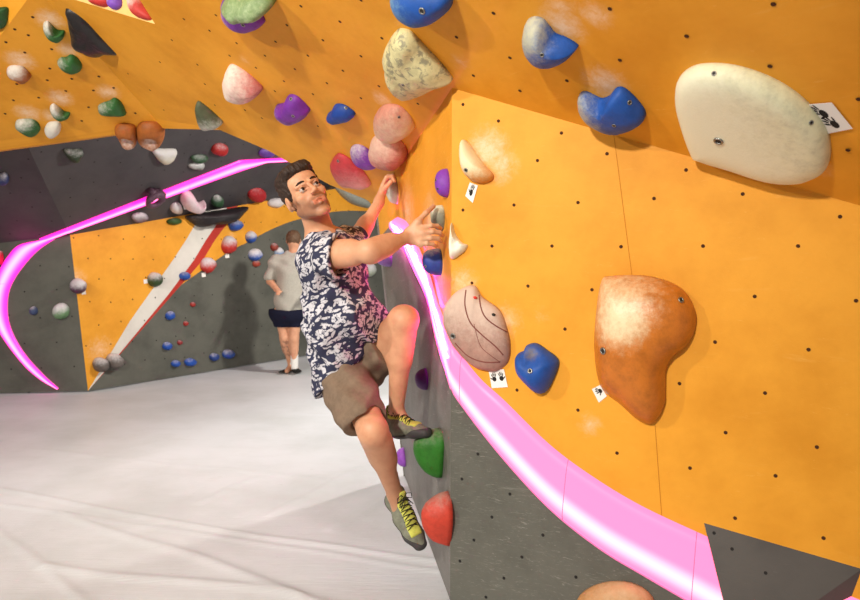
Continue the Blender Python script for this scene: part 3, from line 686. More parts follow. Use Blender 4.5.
for host, (x0, y0, x1, y1), lab, colr, ck, h in far:
    if 'half-round' in lab:
        pts = [(x0, y0), ((x0+x1)/2, y0-.5), (x1, y0), (x1-1, y0+.5*(y1-y0)), (x1-.28*(x1-x0), y1), (x0+.45*(x1-x0), y1), (x0+.15*(x1-x0), y0+.55*(y1-y0))]
    else: pts = ovalpx(x0, y0, x1, y1)
    hold(lab, host, pts, h*(.55 if host in (PS, PSb) else .9), colr, ck, (-.2, -1), ccol=(215, 212, 215), rings=7, sub=3, side=.7, rocky=.04)
hold('wide black fluted half-disc hold hanging over the white stripe', PW2, [(185, 216.5), (200, 213), (222, 209.5), (243, 207), (240, 214), (233, 221), (222, 224.5), (208, 225), (200, 227), (193, 224)], .26, (40, 36, 38), -.1, (-1, 0), ccol=(150, 145, 150), rocky=.03)
hold('curled pink-white hold below the slanting pink strip', PS, [(180, 197), (183, 191), (190, 191), (194, 197), (198, 202), (204, 200), (203, 205), (196, 209), (186, 208), (181, 203)], .16, (222, 190, 200), .5, (0, 0), ccol=(236, 222, 226))
hold('long pale grey hold on the far wall beside the raised forearm', PW2, [(334, 186), (345, 190), (357, 197), (369, 204), (367, 208), (352, 204), (341, 196)], .14, (160, 162, 152), .3, (0, 0), ccol=(200, 200, 190))
# ring hold across the slanting strip
c = PS.hit(150.5, 194); n = PS.n; e1 = V((0, 0, 1)).cross(n).normalized(); e2 = n.cross(e1)
ring = [c+n*.10+(e1*math.cos(a)*.078+e2*math.sin(a)*.085) for a in [2*math.pi*i/24 for i in range(24)]]
v1, f1 = tube(ring, [.030+.012*(math.sin(2*math.pi*i/24) > 0) for i in range(24)], 10, True)
legs = [tube([c+e1*s*.06+e2*.06, c+e1*s*.06+e2*.075+n*.10], .04, 10) for s in (-1, 0, 1)]
v1, f1 = merge([(v1, f1)]+legs)
tag(mesh_obj('climbing_hold', v1, f1, hold_mat((96, 66, 86), (180, 160, 170)), attr={'chalk': [.25]*len(v1)}), 'purple-grey ring-shaped hold standing over the slanting pink strip', 'climbing hold')

# grooves of the big pink rock hold
from mathutils.bvhtree import BVHTree
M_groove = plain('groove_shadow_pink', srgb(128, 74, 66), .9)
def on_surface(o, pts, r, name, mat):
    off = V(o['_o']); me = o.data
    bv = BVHTree.FromPolygons([v.co+off for v in me.vertices], [tuple(p.vertices) for p in me.polygons if len(p.vertices) < 6])
    out = []
    for x, y in pts:
        org = V((0, 0, CAMZ)); loc, nn, _, _ = bv.ray_cast(org, R_(x, y).normalized())
        if loc is not None: out.append(loc)
    if len(out) > 2:
        a, b = tube(out, r, 6); mesh_obj(name, a, b, mat, parent=o)
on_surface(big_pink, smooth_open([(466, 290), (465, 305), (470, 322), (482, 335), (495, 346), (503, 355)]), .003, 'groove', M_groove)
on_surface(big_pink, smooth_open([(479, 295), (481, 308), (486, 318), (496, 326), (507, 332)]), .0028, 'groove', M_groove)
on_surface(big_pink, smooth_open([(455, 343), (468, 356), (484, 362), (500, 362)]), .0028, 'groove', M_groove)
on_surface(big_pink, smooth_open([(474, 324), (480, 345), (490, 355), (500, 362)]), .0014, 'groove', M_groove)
on_surface(big_pink, [(473.5, 298), (475, 297.5), (476.5, 298.5)], .006, 'red_dot', plain('red_spot', srgb(220, 60, 50), .7))
on_surface(big_pink, [(492, 315), (493.5, 314.5), (495, 315.5)], .006, 'screw_hole', M_socket)

# ------------------------------------------------------------------ dark pyramid volume, lower right
a, b, c_ = PF.hit(704, 523), PF.hit(862, 569), PF.hit(745, 640)
low = PF.hit(738, 634)+PF.n*.15
M_vol = wall_mat('dark_volume_board', srgb(84, 80, 76), srgb(66, 62, 60), srgb(125, 120, 114), scuff=1.0)
vsv = [a, b, PF.hit(820, 680), low]
vo = mesh_obj('wall_volume', vsv, [(0, 1, 3), (1, 2, 3), (2, 0, 3), (0, 2, 1)], M_vol, smooth=False, uvs=[PF.uv(v) for v in vsv])
tag(vo, 'dark grey triangular wooden volume bolted over the pink strip', 'wall volume')
plv = Plane(a, b, low)
for x, y in ((732, 549), (765.6, 573), (714, 533)):
    dv, df = disc(plv.hit(x, y), plv.n, .006); mesh_obj('screw_hole', dv, df, M_holeg, parent=vo)

# ------------------------------------------------------------------ paper tags
M_paper = plain('paper_tag', srgb(238, 236, 230), .8); M_ink = plain('black_ink', srgb(28, 26, 26), .8)
def blobprint(cx, cy, s, rot, flip=1):
    """hand print outline as polygons in tag coordinates"""
    out = []
    def el(x, y, a, b, r=0, n=10):
        pts = []
        for i in range(n):
            t_ = 2*math.pi*i/n; u, v = a*math.cos(t_), b*math.sin(t_); u, v = u*math.cos(r)-v*math.sin(r), u*math.sin(r)+v*math.cos(r)
            u += x; v += y; u *= flip; u, v = u*math.cos(rot)-v*math.sin(rot), u*math.sin(rot)+v*math.cos(rot); pts.append((cx+u*s, cy+v*s))
        return pts
    out.append(el(0, -.2, .38, .42))
    for k_, (x, y, r) in enumerate(((-.34, .42, .35), (-.12, .58, .1), (.12, .56, -.1), (.34, .38, -.35))): out.append(el(x, y, .085, .32, r))
    out.append(el(.5, -.12, .10, .30, -.9)); return out
def paper_tag(label, host, quad, prints):
    prints = [(u, v, s_*1.45, rot, fl) for u, v, s_, rot, fl in prints]
    q = [host.hit(*p) if len(p) == 2 else p for p in quad]; n = host.n_uw(.1, .6) if isinstance(host, Bilin) else host.n
    q = [p+n*.002 for p in q]; vs = q+[p+n*.0008 for p in q]
    o = mesh_obj('paper_tag', vs, [(3, 2, 1, 0), (4, 5, 6, 7), (0, 1, 5, 4), (1, 2, 6, 5), (2, 3, 7, 6), (3, 0, 4, 7)], M_paper, smooth=False); tag(o, label, 'paper tag', 'paper route tags' if prints else 'tiny tags on the far walls')
    def at(u, v): return (q[0]*(1-u)+q[1]*u)*(1-v)+(q[3]*(1-u)+q[2]*u)*v+n*.0014
    for (u, v, s, rot, fl) in prints:
        pv, pf = [], []
        for poly in blobprint(u, v, s, rot, fl):
            o2 = len(pv); pv += [at(a_, b_) for a_, b_ in poly]; pf.append(tuple(range(o2, o2+len(poly))))
        mesh_obj('hand_print', pv, pf, M_ink, parent=o, smooth=False)
    return o
paper_tag('white paper tag with two hand prints beside the cream plate hold', PR, [(806, 104), (832, 102), (853, 128), (828, 133)], [(.35, .30, .25, 2.2, 1), (.45, .70, .25, 2.2, -1)])
paper_tag('white paper tag with one hand print under the beige hold', PF, [(470, 182.5), (478, 185.5), (473, 203), (465.5, 196)], [(.5, .45, .35, math.pi, 1)])
paper_tag('white paper tag with two hand prints under the pink rock hold', PF, [(489, 371), (504, 369), (508, 387), (492, 388)], [(.27, .42, .24, math.pi, 1), (.73, .42, .24, math.pi, -1)])
paper_tag('white paper tag tucked under the orange-brown bean hold', PF, [(592, 389), (600, 385), (607, 396), (599, 402.5)], [(.62, .35, .33, 2.0, 1)])
for lab, (x, y) in (('tiny white tag below the red chalky hold on orange', (227, 256)), ('tiny white tag below the red hold at the dark wall\'s edge', (203.5, 275)), ('tiny white tag beside the dark green hold near the white stripe', (145.5, 281.5)),
                    ('tiny white tag below the purple and white hold at the panel edge', (83.5, 292.5))):
    paper_tag(lab, PW2, [(x-2, y-2), (x+2, y-2.4), (x+2.2, y+1.8), (x-1.8, y+2.2)], [])
paper_tag('tiny white tag beneath the curled pink-white hold', PS, [(183, 206.5), (190, 206), (190, 209), (184, 209.5)], [])
# ================================================================== people
def smin(a, b, k):
    if k <= 0: return np.minimum(a, b)
    h = np.maximum(k-np.abs(a-b), 0)/k
    return np.minimum(a, b)-h*h*k*.25
class SDF:
    """list of solids blended into one continuous surface"""
    def __init__(s): s.ops = []
    def cap(s, a, b, ra, rb, k=.02, sub=False, squash=None):
        """round cone; squash=(axis, factor): thinner (factor<1) or wider along axis"""
        a, b = np.array(a, float), np.array(b, float); m = max(ra, rb)*max(1, squash[1] if squash else 1)
        def f(x, y, z):
            px, py, pz = x-a[0], y-a[1], z-a[2]; d = b-a
            if squash:
                ax = np.array(squash[0], float); ax = ax/np.linalg.norm(ax); g = 1/squash[1]-1
                dt = (px*ax[0]+py*ax[1]+pz*ax[2])*g; px, py, pz = px+ax[0]*dt, py+ax[1]*dt, pz+ax[2]*dt
                d = d+ax*np.dot(d, ax)*g
            L = max(np.dot(d, d), 1e-9); t_ = np.clip((px*d[0]+py*d[1]+pz*d[2])/L, 0, 1)
            r = np.sqrt((px-t_*d[0])**2+(py-t_*d[1])**2+(pz-t_*d[2])**2)-(ra+(rb-ra)*t_)
            return r*(min(1, squash[1]) if squash else 1)
        s.ops.append((f, np.minimum(a, b)-m, np.maximum(a, b)+m, k, sub)); return s
    def ell(s, c, radii, M=None, k=.02, sub=False):
        c = np.array(c, float); M = np.eye(3) if M is None else np.array(M, float); m = max(radii)
        def f(x, y, z):
            px, py, pz = x-c[0], y-c[1], z-c[2]
            q = [(M[i][0]*px+M[i][1]*py+M[i][2]*pz) for i in range(3)]
            k0 = np.sqrt(sum((q[i]/radii[i])**2 for i in range(3))); k1 = np.sqrt(sum((q[i]/radii[i]**2)**2 for i in range(3)))+1e-6
            return np.where(k0 < 1e-3, -min(radii), k0*(k0-1)/k1)
        s.ops.append((f, c-m, c+m, k, sub)); return s
    def cut(s, p, n, k=.004):
        """remove what lies on the +n side of the plane"""
        p, n = np.array(p, float), np.array(n, float); n = n/np.linalg.norm(n)
        s.ops.append((lambda x, y, z: (x-p[0])*n[0]+(y-p[1])*n[1]+(z-p[2])*n[2], None, None, k, 'cut')); return s
    def clipf(s, f, k=.004): s.ops.append((f, None, None, k, 'cut')); return s
    def disp(s, f): s.ops.append((f, None, None, 0, 'add')); return s
    def grid(s, lo, hi, h):
        ax = [np.arange(lo[i], hi[i]+h, h) for i in range(3)]; F = np.full([len(a) for a in ax], .2, dtype=np.float32)
        for f, blo, bhi, k, sub in s.ops:
            if blo is None: sl = [slice(None)]*3
            else:
                sl = [slice(max(0, int(np.searchsorted(ax[i], blo[i]-k-.03))), int(np.searchsorted(ax[i], bhi[i]+k+.03))) for i in range(3)]
                if any(q.start >= q.stop for q in sl): continue
            x, y, z = ax[0][sl[0]][:, None, None], ax[1][sl[1]][None, :, None], ax[2][sl[2]][None, None, :]
            d = f(x, y, z); B = F[tuple(sl)]
            if sub == 'cut': B[...] = -smin(-B, -d, k)
            elif sub == 'add': B[...] = B+d
            elif sub: B[...] = -smin(-B, d, k)
            else: B[...] = smin(B, d, k)
        return F, ax
    def mesh(s, lo, hi, h, smooth=1, keep=None):
        F, ax = s.grid(lo, hi, h); S = F < 0; nx, ny, nz = F.shape
        cs = [(i, j, k) for i in (0, 1) for j in (0, 1) for k in (0, 1)]
        cnt = sum(S[i:nx-1+i, j:ny-1+j, k:nz-1+k].astype(np.int8) for i, j, k in cs)
        act = (cnt > 0) & (cnt < 8); I, J, K = np.nonzero(act)
        idx = -np.ones(act.shape, dtype=np.int64); idx[I, J, K] = np.arange(len(I))
        vals = {c: F[I+c[0], J+c[1], K+c[2]] for c in cs}; acc = np.zeros((len(I), 3)); num = np.zeros(len(I))
        for a in cs:
            for b in cs:
                df = tuple(b[i]-a[i] for i in range(3))
                if sorted(df) != [0, 0, 1]: continue
                va, vb = vals[a], vals[b]; m = (va < 0) != (vb < 0); t_ = np.where(m, va/np.where(m, va-vb, 1), 0)
                p = np.array(a)[None, :]+np.array(df)[None, :]*t_[:, None]; acc += p*m[:, None]; num += m
        v = (acc/num[:, None]+np.stack([I, J, K], 1))*h+np.array([a[0] for a in ax]); faces = []
        for d in range(3):
            e1, e2 = (d+1) % 3, (d+2) % 3; sl0 = [slice(1, n-1) for n in F.shape]; A0 = list(sl0); A1_ = list(sl0)
            A0[d] = slice(0, F.shape[d]-1); A1_[d] = slice(1, F.shape[d])
            a, b = S[tuple(A0)], S[tuple(A1_)]; q = np.stack(np.nonzero(a != b), 1); sg = a[tuple(q.T)]
            q = q+np.array([0 if i == d else 1 for i in range(3)])
            def cell(o1, o2):
                c2 = q.copy(); c2[:, e1] -= o1; c2[:, e2] -= o2; return idx[c2[:, 0], c2[:, 1], c2[:, 2]]
            fq = np.stack([cell(1, 1), cell(0, 1), cell(0, 0), cell(1, 0)], 1)
            fq[~sg] = fq[~sg][:, ::-1]; faces.append(fq)
        f = np.concatenate(faces); f = f[(f >= 0).all(1)]
        for _ in range(smooth):
            s_ = np.zeros_like(v); n_ = np.zeros(len(v))
            for i in range(4):
                for j in ((i+1) % 4, (i-1) % 4): np.add.at(s_, f[:, i], v[f[:, j]]); np.add.at(n_, f[:, i], 1)
            v = v*.5+.5*s_/np.maximum(n_, 1)[:, None]
        if keep is not None: f = f[keep(v[f].mean(1))]
        used = np.unique(f); rm = -np.ones(len(v), dtype=np.int64); rm[used] = np.arange(len(used))
        return v[used], rm[f]
def sdf_obj(name, s, lo, hi, h, mat, parent, smooth=1, attr=None, pieces=None):
    if pieces:
        vs, fs, o = [], [], 0
        for (lo_, hi_, h_, keep) in pieces:
            v, f = s.mesh(lo_, hi_, h_, smooth, keep); vs.append(v); fs.append(f+o); o += len(v)
        v, f = np.concatenate(vs), np.concatenate(fs)
    else: v, f = s.mesh(lo, hi, h, smooth)
    return mesh_obj(name, v, f, mat, parent=parent, attr=attr(v) if attr else None)
def ss(x, a, b): t_ = np.clip((x-a)/(b-a), 0, 1); return t_*t_*(3-2*t_)

# --- materials
def skin_mat(name, base, deep):
    t = NT(name); at = t.node('ShaderNodeAttribute'); at.attribute_name = 'tint'; oc = t.coord('Object')
    col = t.mix(t.ramp(t.noise(oc, 14, 4, .6), .3, .8), srgb(*base), srgb(*deep))
    m = t.node('ShaderNodeMix', data_type='RGBA', blend_type='MULTIPLY'); m.inputs[0].default_value = 1; t.link(col, m.inputs[6]); t.link(at.outputs['Color'], m.inputs[7])
    t.b.inputs['Subsurface Weight'].default_value = .12; t.b.inputs['Subsurface Radius'].default_value = (.012, .005, .003)
    t.bump(t.noise(oc, 220, 3, .7), .10, .002); return t.out(m.outputs[2], .48, .4)
M_skin = skin_mat('skin', (218, 164, 128), (202, 142, 108)); M_skin2 = skin_mat('skin_far', (214, 160, 128), (196, 140, 110))
def cloth(name, a, b, sc_=60):
    t = NT(name); oc = t.coord('Object'); col = t.mix(t.ramp(t.noise(oc, sc_, 4, .7), .3, .8), srgb(*a), srgb(*b)); t.bump(t.noise(oc, 300, 2, .6), .2, .002); return t.out(col, .85, .15)
def hair_mat(name, a, b):
    t = NT(name); oc = t.coord('Object', (1, 1, .35)); n = t.noise(oc, 110, 4, .7, .8); col = t.mix(t.ramp(n, .3, .75), srgb(*a), srgb(*b)); t.bump(n, .7, .008); return t.out(col, .55, .35)
M_hair = hair_mat('brown_hair', (34, 23, 18), (66, 46, 34)); M_hair2 = hair_mat('light_brown_hair', (80, 56, 40), (112, 84, 60))
M_brow = plain('eyebrow_hair', srgb(48, 32, 24), .8)
# navy cotton with a white leaf and flower print
t = NT('leaf_print_cotton'); msk = None
for rot, off in (((.3, .2, .5), 0), ((.3, .2, 1.6), 3.1), ((.5, .1, -.55), 7.7), ((-.4, .9, .1), 5.3)):
    tc = t.node('ShaderNodeTexCoord'); mp = t.node('ShaderNodeMapping'); mp.inputs['Rotation'].default_value = rot; mp.inputs['Location'].default_value = (off, off*1.3, off*.7)
    m2 = t.node('ShaderNodeMapping'); m2.inputs['Scale'].default_value = (15.5, 15.5, 48) if rot[2] != 1.6 else (50, 15.5, 15.5)
    t.link(tc.outputs['Object'], mp.inputs[0]); nz = t.node('ShaderNodeTexNoise'); nz.inputs['Scale'].default_value = 16; t.link(tc.outputs['Object'], nz.inputs['Vector'])
    vs_ = t.node('ShaderNodeVectorMath', operation='SCALE'); t.link(nz.outputs['Color'], vs_.inputs[0]); vs_.inputs['Scale'].default_value = .03
    va = t.node('ShaderNodeVectorMath', operation='ADD'); t.link(mp.outputs[0], va.inputs[0]); t.link(vs_.outputs[0], va.inputs[1])
    t.link(va.outputs[0], m2.inputs[0]); vo_ = t.node('ShaderNodeTexVoronoi'); vo_.inputs['Scale'].default_value = 1; vo_.inputs['Randomness'].default_value = .9
    t.link(m2.outputs[0], vo_.inputs['Vector']); q = t.ramp(vo_.outputs['Distance'], .345, .29); msk = q if msk is None else t.math('MAXIMUM', msk, q)
vein = t.ramp(t.noise(t.coord('Object'), 90, 3, .6, .5), .36, .46); msk = t.math('MULTIPLY', msk, vein)
colr = t.mix(msk, srgb(56, 58, 80), srgb(206, 204, 210)); t.bump(t.noise(t.coord('Object'), 260, 2), .15, .002)
M_shirt = t.out(colr, .85, .15)
M_shorts = cloth('khaki_cotton', (134, 114, 96), (116, 98, 82), 30)
M_tee = cloth('grey_jersey', (176, 172, 162), (160, 156, 148)); M_navy = cloth('navy_jersey', (26, 28, 48), (20, 22, 40)); M_sock = cloth('white_sock', (232, 230, 226), (214, 212, 208))
M_shoe = cloth('grey_suede', (132, 134, 118), (104, 106, 92), 40); M_lime = cloth('lime_suede', (206, 208, 100), (180, 184, 80), 40)
M_rubber = plain('black_rubber', srgb(62, 60, 60), .6); M_lace = plain('black_lace', srgb(26, 24, 22), .9)
M_eye = plain('eye_white', srgb(188, 172, 162), .3); M_iris = plain('dark_iris', srgb(44, 28, 20), .2); M_mouth = plain('mouth_inside', srgb(70, 22, 20), .6)

# --- the climber: joints
HS = 1.09
headC = np.array(P(306, 195.5, 3.12))
Fh = np.array((.32, -.84, .35)); Fh /= np.linalg.norm(Fh)
Uh = np.array((-.50, .1, .80)); Uh -= Fh*np.dot(Uh, Fh); Uh /= np.linalg.norm(Uh)
Sh = np.cross(Fh, Uh)
def HD(s_, y, z):
    z = z*1.10 if z < -.01 and abs(s_) < .056 and y > .06 else z
    return headC+(Sh*s_+Fh*y+Uh*z)*HS
MH = np.array([Sh, Fh, Uh])/HS
neckB = np.array(P(321, 236, 3.20)); 
shR = np.array(P(320, 256, 3.05)); elR = np.array(P(369, 251, 2.84)); wrR = np.array(P(411, 236, 3.00))
shL = np.array(P(349, 243, 3.38)); elL = np.array(P(357, 241, 3.66)); wrL = np.array(P(379, 202, 3.82))
chest = np.array(P(333, 268, 3.22)); belly = np.array(P(342, 320, 3.27)); pelvis = np.array(P(350, 362, 3.32))
hpR = np.array(P(346, 372, 3.25)); hpL = np.array(P(361, 368, 3.41))
knR = np.array(P(373, 431, 2.97)); anR = np.array(P(395, 494, 3.13))
knL = np.array(P(403, 321, 3.17)); anL = np.array(P(396, 411, 3.24))
lat = np.array((-.35, -.92, .02)); lat /= np.linalg.norm(lat)        # towards his right side
fwd = np.array((.93, -.35, .10)); fwd /= np.linalg.norm(fwd)
b = SDF()
# trunk
b.ell(chest, (.165, .105, .19), [lat, fwd, np.cross(lat, fwd)], k=.05)
b.cap(chest, belly, .12, .105, .06, squash=(lat, 1.25)); b.cap(belly, pelvis, .105, .125, .06, squash=(lat, 1.25))
b.cap(neckB+np.array((0, 0, -.02)), shR, .055, .062, .05); b.cap(neckB+np.array((0, 0, -.02)), shL, .055, .062, .05)
b.cap(neckB, HD(0, -.03, -.055), .063, .055, .03)
b.cap(HD(.045, -.01, -.06), neckB+fwd*.055-np.array((0, 0, .01)), .016, .013, .02); b.cap(HD(-.045, -.01, -.06), neckB+fwd*.055, .016, .013, .02)   # neck muscles
# arms
def limb(b, a, m, z, r, bulge, k=.03):
    """a-m-z joints; r=(ra,rm,rz)"""
    a, m, z = map(np.array, (a, m, z)); b.cap(a, m, r[0], r[1], k); b.cap(m, z, r[1], r[2], k)
    for p, q, f, rr, off in bulge:
        p, q = np.array(p), np.array(q); c0 = p+(q-p)*(f-.13); c1 = p+(q-p)*(f+.13); b.cap(c0+off, c1+off, rr, rr*.92, k)
up = np.array((0, 0, 1.)); dwn = np.array((0, 0, -1.))
limb(b, shR, elR, wrR, (.060, .043, .026), [(shR, elR, .5, .047, up*.012), (shR, elR, .55, .042, dwn*.014), (elR, wrR, .22, .042, dwn*.010), (elR, wrR, .38, .038, up*.004)])
limb(b, shL, elL, wrL, (.058, .043, .028), [(shL, elL, .5, .047, dwn*.012), (elL, wrL, .3, .044, np.array((-.008, 0, 0)))])
# legs
limb(b, hpR, knR, anR, (.090, .060, .034), [(hpR, knR, .4, .082, up*0), (knR, anR, .27, .050, np.array((-.020, .035, 0))), (knR, anR, .30, .044, np.array((.02, .02, 0)))], .035)
b.ell(knR+np.array((0, -.018, .012)), (.046, .044, .052), k=.03)
limb(b, hpL, knL, anL, (.095, .064, .034), [(hpL, knL, .4, .088, up*0), (knL, anL, .28, .050, np.array((-.028, .02, 0))), (knL, anL, .3, .045, np.array((.01, -.01, 0)))], .03)
b.ell(knL+np.array((.008, -.012, .016)), (.056, .052, .050), k=.03)
b.cap(anR, P(400, 515, 3.14), .034, .03, .02); b.cap(anL, P(406, 424, 3.22), .034, .03, .02)
# head
b.ell(HD(0, -.018, .036), (.0755, .096, .086), MH, .01); b.ell(HD(0, .022, -.030), (.060, .064, .078), MH, .02)
b.ell(HD(0, .045, .048), (.058, .043, .046), MH, .02)
for s_ in (-1, 1):
    b.cap(HD(s_*.053, -.005, -.056), HD(s_*.018, .068, -.098), .019, .017, .025)
    b.ell(HD(s_*.045, .052, -.020), (.021, .022, .018), MH, .018)
    b.cap(HD(s_*.046, .070, .021), HD(s_*.012, .086, .020), .009, .009, .012)
b.ell(HD(0, .076, -.100), (.020, .017, .017), MH, .015); b.cap(HD(-.02, .078, -.062), HD(.02, .078, -.062), .020, .020, .02)
for s_ in (-1, 1): b.ell(HD(s_*.032, .098, .001), (.017, .019, .0115), MH, .010, sub=True)
b.cap(HD(0, .086, .014), HD(0, .110, -.022), .0075, .0100, .008); b.ell(HD(0, .111, -.026), (.0105, .011, .0095), MH, .006)
for s_ in (-1, 1):
    b.ell(HD(s_*.0125, .101, -.030), (.0075, .011, .007), MH, .005); b.ell(HD(s_*.0060, .105, -.0385), (.0032, .0045, .004), MH, .002, sub=True)
    b.cap(HD(s_*.027, .080, -.061), HD(s_*.004, .0950, -.0545), .0030, .0046, .006)
    b.cap(HD(s_*.023, .080, -.067), HD(s_*.000, .0925, -.0735), .0032, .0056, .006)
    b.cap(HD(s_*.020, .089, -.0635), HD(0, .098, -.0640), .0018, .0040, .002, sub=True)
    ear = np.array([Sh, Fh*.96-Uh*.28, Uh*.96+Fh*.28])/HS; b.ell(HD(s_*.079, -.012, -.004), (.010, .019, .032), ear, .006)
    b.ell(HD(s_*.090, -.008, -.004), (.009, .010, .019), ear, .004, sub=True); b.cap(HD(s_*.074, -.002, -.034), HD(s_*.076, -.004, -.028), .006, .008, .004)
    # eyelids
    b.cap(HD(s_*.019, .0865, .006), HD(s_*.032, .0905, .0115), .0032, .0034, .003); b.cap(HD(s_*.032, .0905, .0115), HD(s_*.045, .080, .006), .0034, .003, .003)
    b.cap(HD(s_*.020, .084, -.006), HD(s_*.043, .079, -.006), .003, .003, .004)
# hands
def finger(b, pts, r, k=.0045):
    r = r*1.14
    for i in range(len(pts)-1): b.cap(pts[i], pts[i+1], r*(1-.07*i), r*(1-.07*(i+1)), k if i else .008)
kn = [P(423, 227.5, 2.975), P(423.5, 233, 2.965), P(422.5, 238.5, 2.965), P(420.5, 243.5, 2.97)]
b.cap(wrR, kn[1], .026, .024, .02, squash=(V((.3, -.95, .1)), .62)); b.cap(wrR, kn[3], .024, .018, .02, squash=(V((.3, -.95, .1)), .62)); b.cap(wrR, P(419, 230, 2.98), .026, .020, .02, squash=(V((.3, -.95, .1)), .66))
finger(b, [kn[0], P(431, 225.5, 2.975), P(437, 226, 3.00), P(440.5, 228.5, 3.03)], .0098)
finger(b, [kn[1], P(432.5, 231.5, 2.965), P(439.5, 232.5, 2.99), P(442.5, 235.5, 3.02)], .0102)
finger(b, [kn[2], P(430.5, 238, 2.96), P(438, 238.5, 2.985), P(441.5, 241, 3.02)], .0098)
finger(b, [kn[3], P(427, 243.5, 2.965), P(433, 244.5, 2.98), P(436.5, 246.5, 3.01)], .0086)
finger(b, [P(409, 231, 2.985), P(417.5, 221.5, 2.98), P(426, 213, 3.00), P(433.5, 206.5, 3.05)], .0112, .008)
b.cap(P(411, 230, 2.985), P(419, 222, 2.98), .017, .013, .012)
kl = [P(383, 184.5, 3.85), P(384, 182, 3.885), P(385.5, 180, 3.92), P(387, 179.5, 3.95)]
b.cap(wrL, P(384, 187, 3.86), .026, .024, .02, squash=(V((1, -.2, .3)), .7)); b.cap(wrL, P(386, 184, 3.92), .024, .022, .02, squash=(V((1, -.2, .3)), .7))
for i, p in enumerate(kl):
    yy = 3.83+.035*i; finger(b, [p, P(386.5+i*.7, 177.3-.5*i, yy), P(391.5+i*.5, 176.5-.3*i, yy+.01), P(394+i*.3, 181, yy+.01)], .0098)
finger(b, [P(382, 192, 3.83), P(386.5, 186.5, 3.80), P(391, 181.5, 3.80)], .0115, .008)

def tint(v):
    c = np.ones((len(v), 3)); q = (v-headC)/HS; s_, y, z = q@Sh, q@Fh, q@Uh; near = (np.linalg.norm(q, axis=1) < .16)
    # beard shadow of stubble hair, lips
    beard = ss(y+.35*np.abs(s_)*0-z*.55, .045, .065)*0+ss(-z, .030+.0*y, .060)*ss(y, -.035, .0)
    side = ss(np.abs(s_), .045, .062)*ss(-z, -.01, .03)*ss(y, -.03, -.005)*(1-ss(y, .03, .06)); must = ss(.010-np.abs(z+.051), 0, .006)*ss(y, .07, .08)*ss(.03-np.abs(s_), 0, .012)
    bm = np.clip(np.maximum(np.maximum(beard*.9, side), must*.6), 0, 1)*near*(1-ss(np.linalg.norm(q, axis=1), .125, .155)); c = c*(1-bm[:, None])+np.array((.44, .38, .36))*bm[:, None]
    lips = (np.abs(s_) < .028)*ss(.0125-np.abs(z+.070), 0, .005)*ss(y, .080, .088)*near; c = c*(1-lips[:, None])+np.array((.86, .58, .56))*lips[:, None]
    # chalky, reddened hands
    for h_, r_ in ((np.array(P(428, 232, 2.98)), .10), (np.array(P(387, 184, 3.87)), .09)):
        g = 1-ss(np.linalg.norm(v-h_, axis=1), r_*.5, r_); c = c*(1-g[:, None])+np.array((1.02, 1.12, 1.15))*g[:, None]
    # shaded brown leg hair
    leg = ss(-(v[:, 2]-knR[2]), .03, .10)*(v[:, 0] > -.5)*(v[:, 2] < .72); c *= (1-.26*leg)[:, None]
    return {'tint': c}
base = np.array(P(360, 545, 3.2)); base[2] = anR[2]-.15
man = empty('person', V(base), 'person in a navy leaf-print shirt and khaki shorts hanging from the near wall', 'person')
def inbox(lo, hi): return lambda c: ((c > np.array(lo)) & (c < np.array(hi))).all(1)
allv = np.array([headC, shR, elR, wrR, shL, elL, wrL, knR, anR, knL, anL]); lo, hi = allv.min(0)-.17, allv.max(0)+.17
def hsp(c): q = c-headC; return (q@Uh > -.075) | ((q@Fh > .02) & (q@Uh > -.135) & (np.linalg.norm(q, axis=1) < .16))
isH = lambda c: hsp(c) & (np.linalg.norm(c-headC, axis=1) < .19)
hR_lo, hR_hi = np.array(P(412, 255, 2.93)), np.array(P(446, 200, 3.10)); hR_lo = np.array((wrR[0]+.01, 2.90, 1.45)); hR_hi = np.array((.12, 3.12, 1.75))
hL_lo = np.array((wrL[0]-.015, wrL[1]-.06, wrL[2]+.0)); hL_hi = np.array((-.15, 4.08, 2.0))
isR, isL = inbox(hR_lo, hR_hi), inbox(hL_lo, hL_hi); e = .004
def grow(f, lo_, hi_): return inbox(lo_-.002, hi_+.002)
hand_pieces = [(hR_lo-.012, hR_hi+.012, .0022, inbox(hR_lo-.002, hR_hi+.01)), (hL_lo-.012, hL_hi+.012, .003, inbox(hL_lo-.002, hL_hi+.01))]
pieces = [(lo, hi, .0055, lambda c: ~isH(c) & ~isR(c) & ~isL(c)), (headC-.16, headC+.16, .0020, lambda c: isH(c-Uh*-.002))]+hand_pieces
body = sdf_obj('body', b, lo, hi, .0055, M_skin, man, 1, tint, pieces)

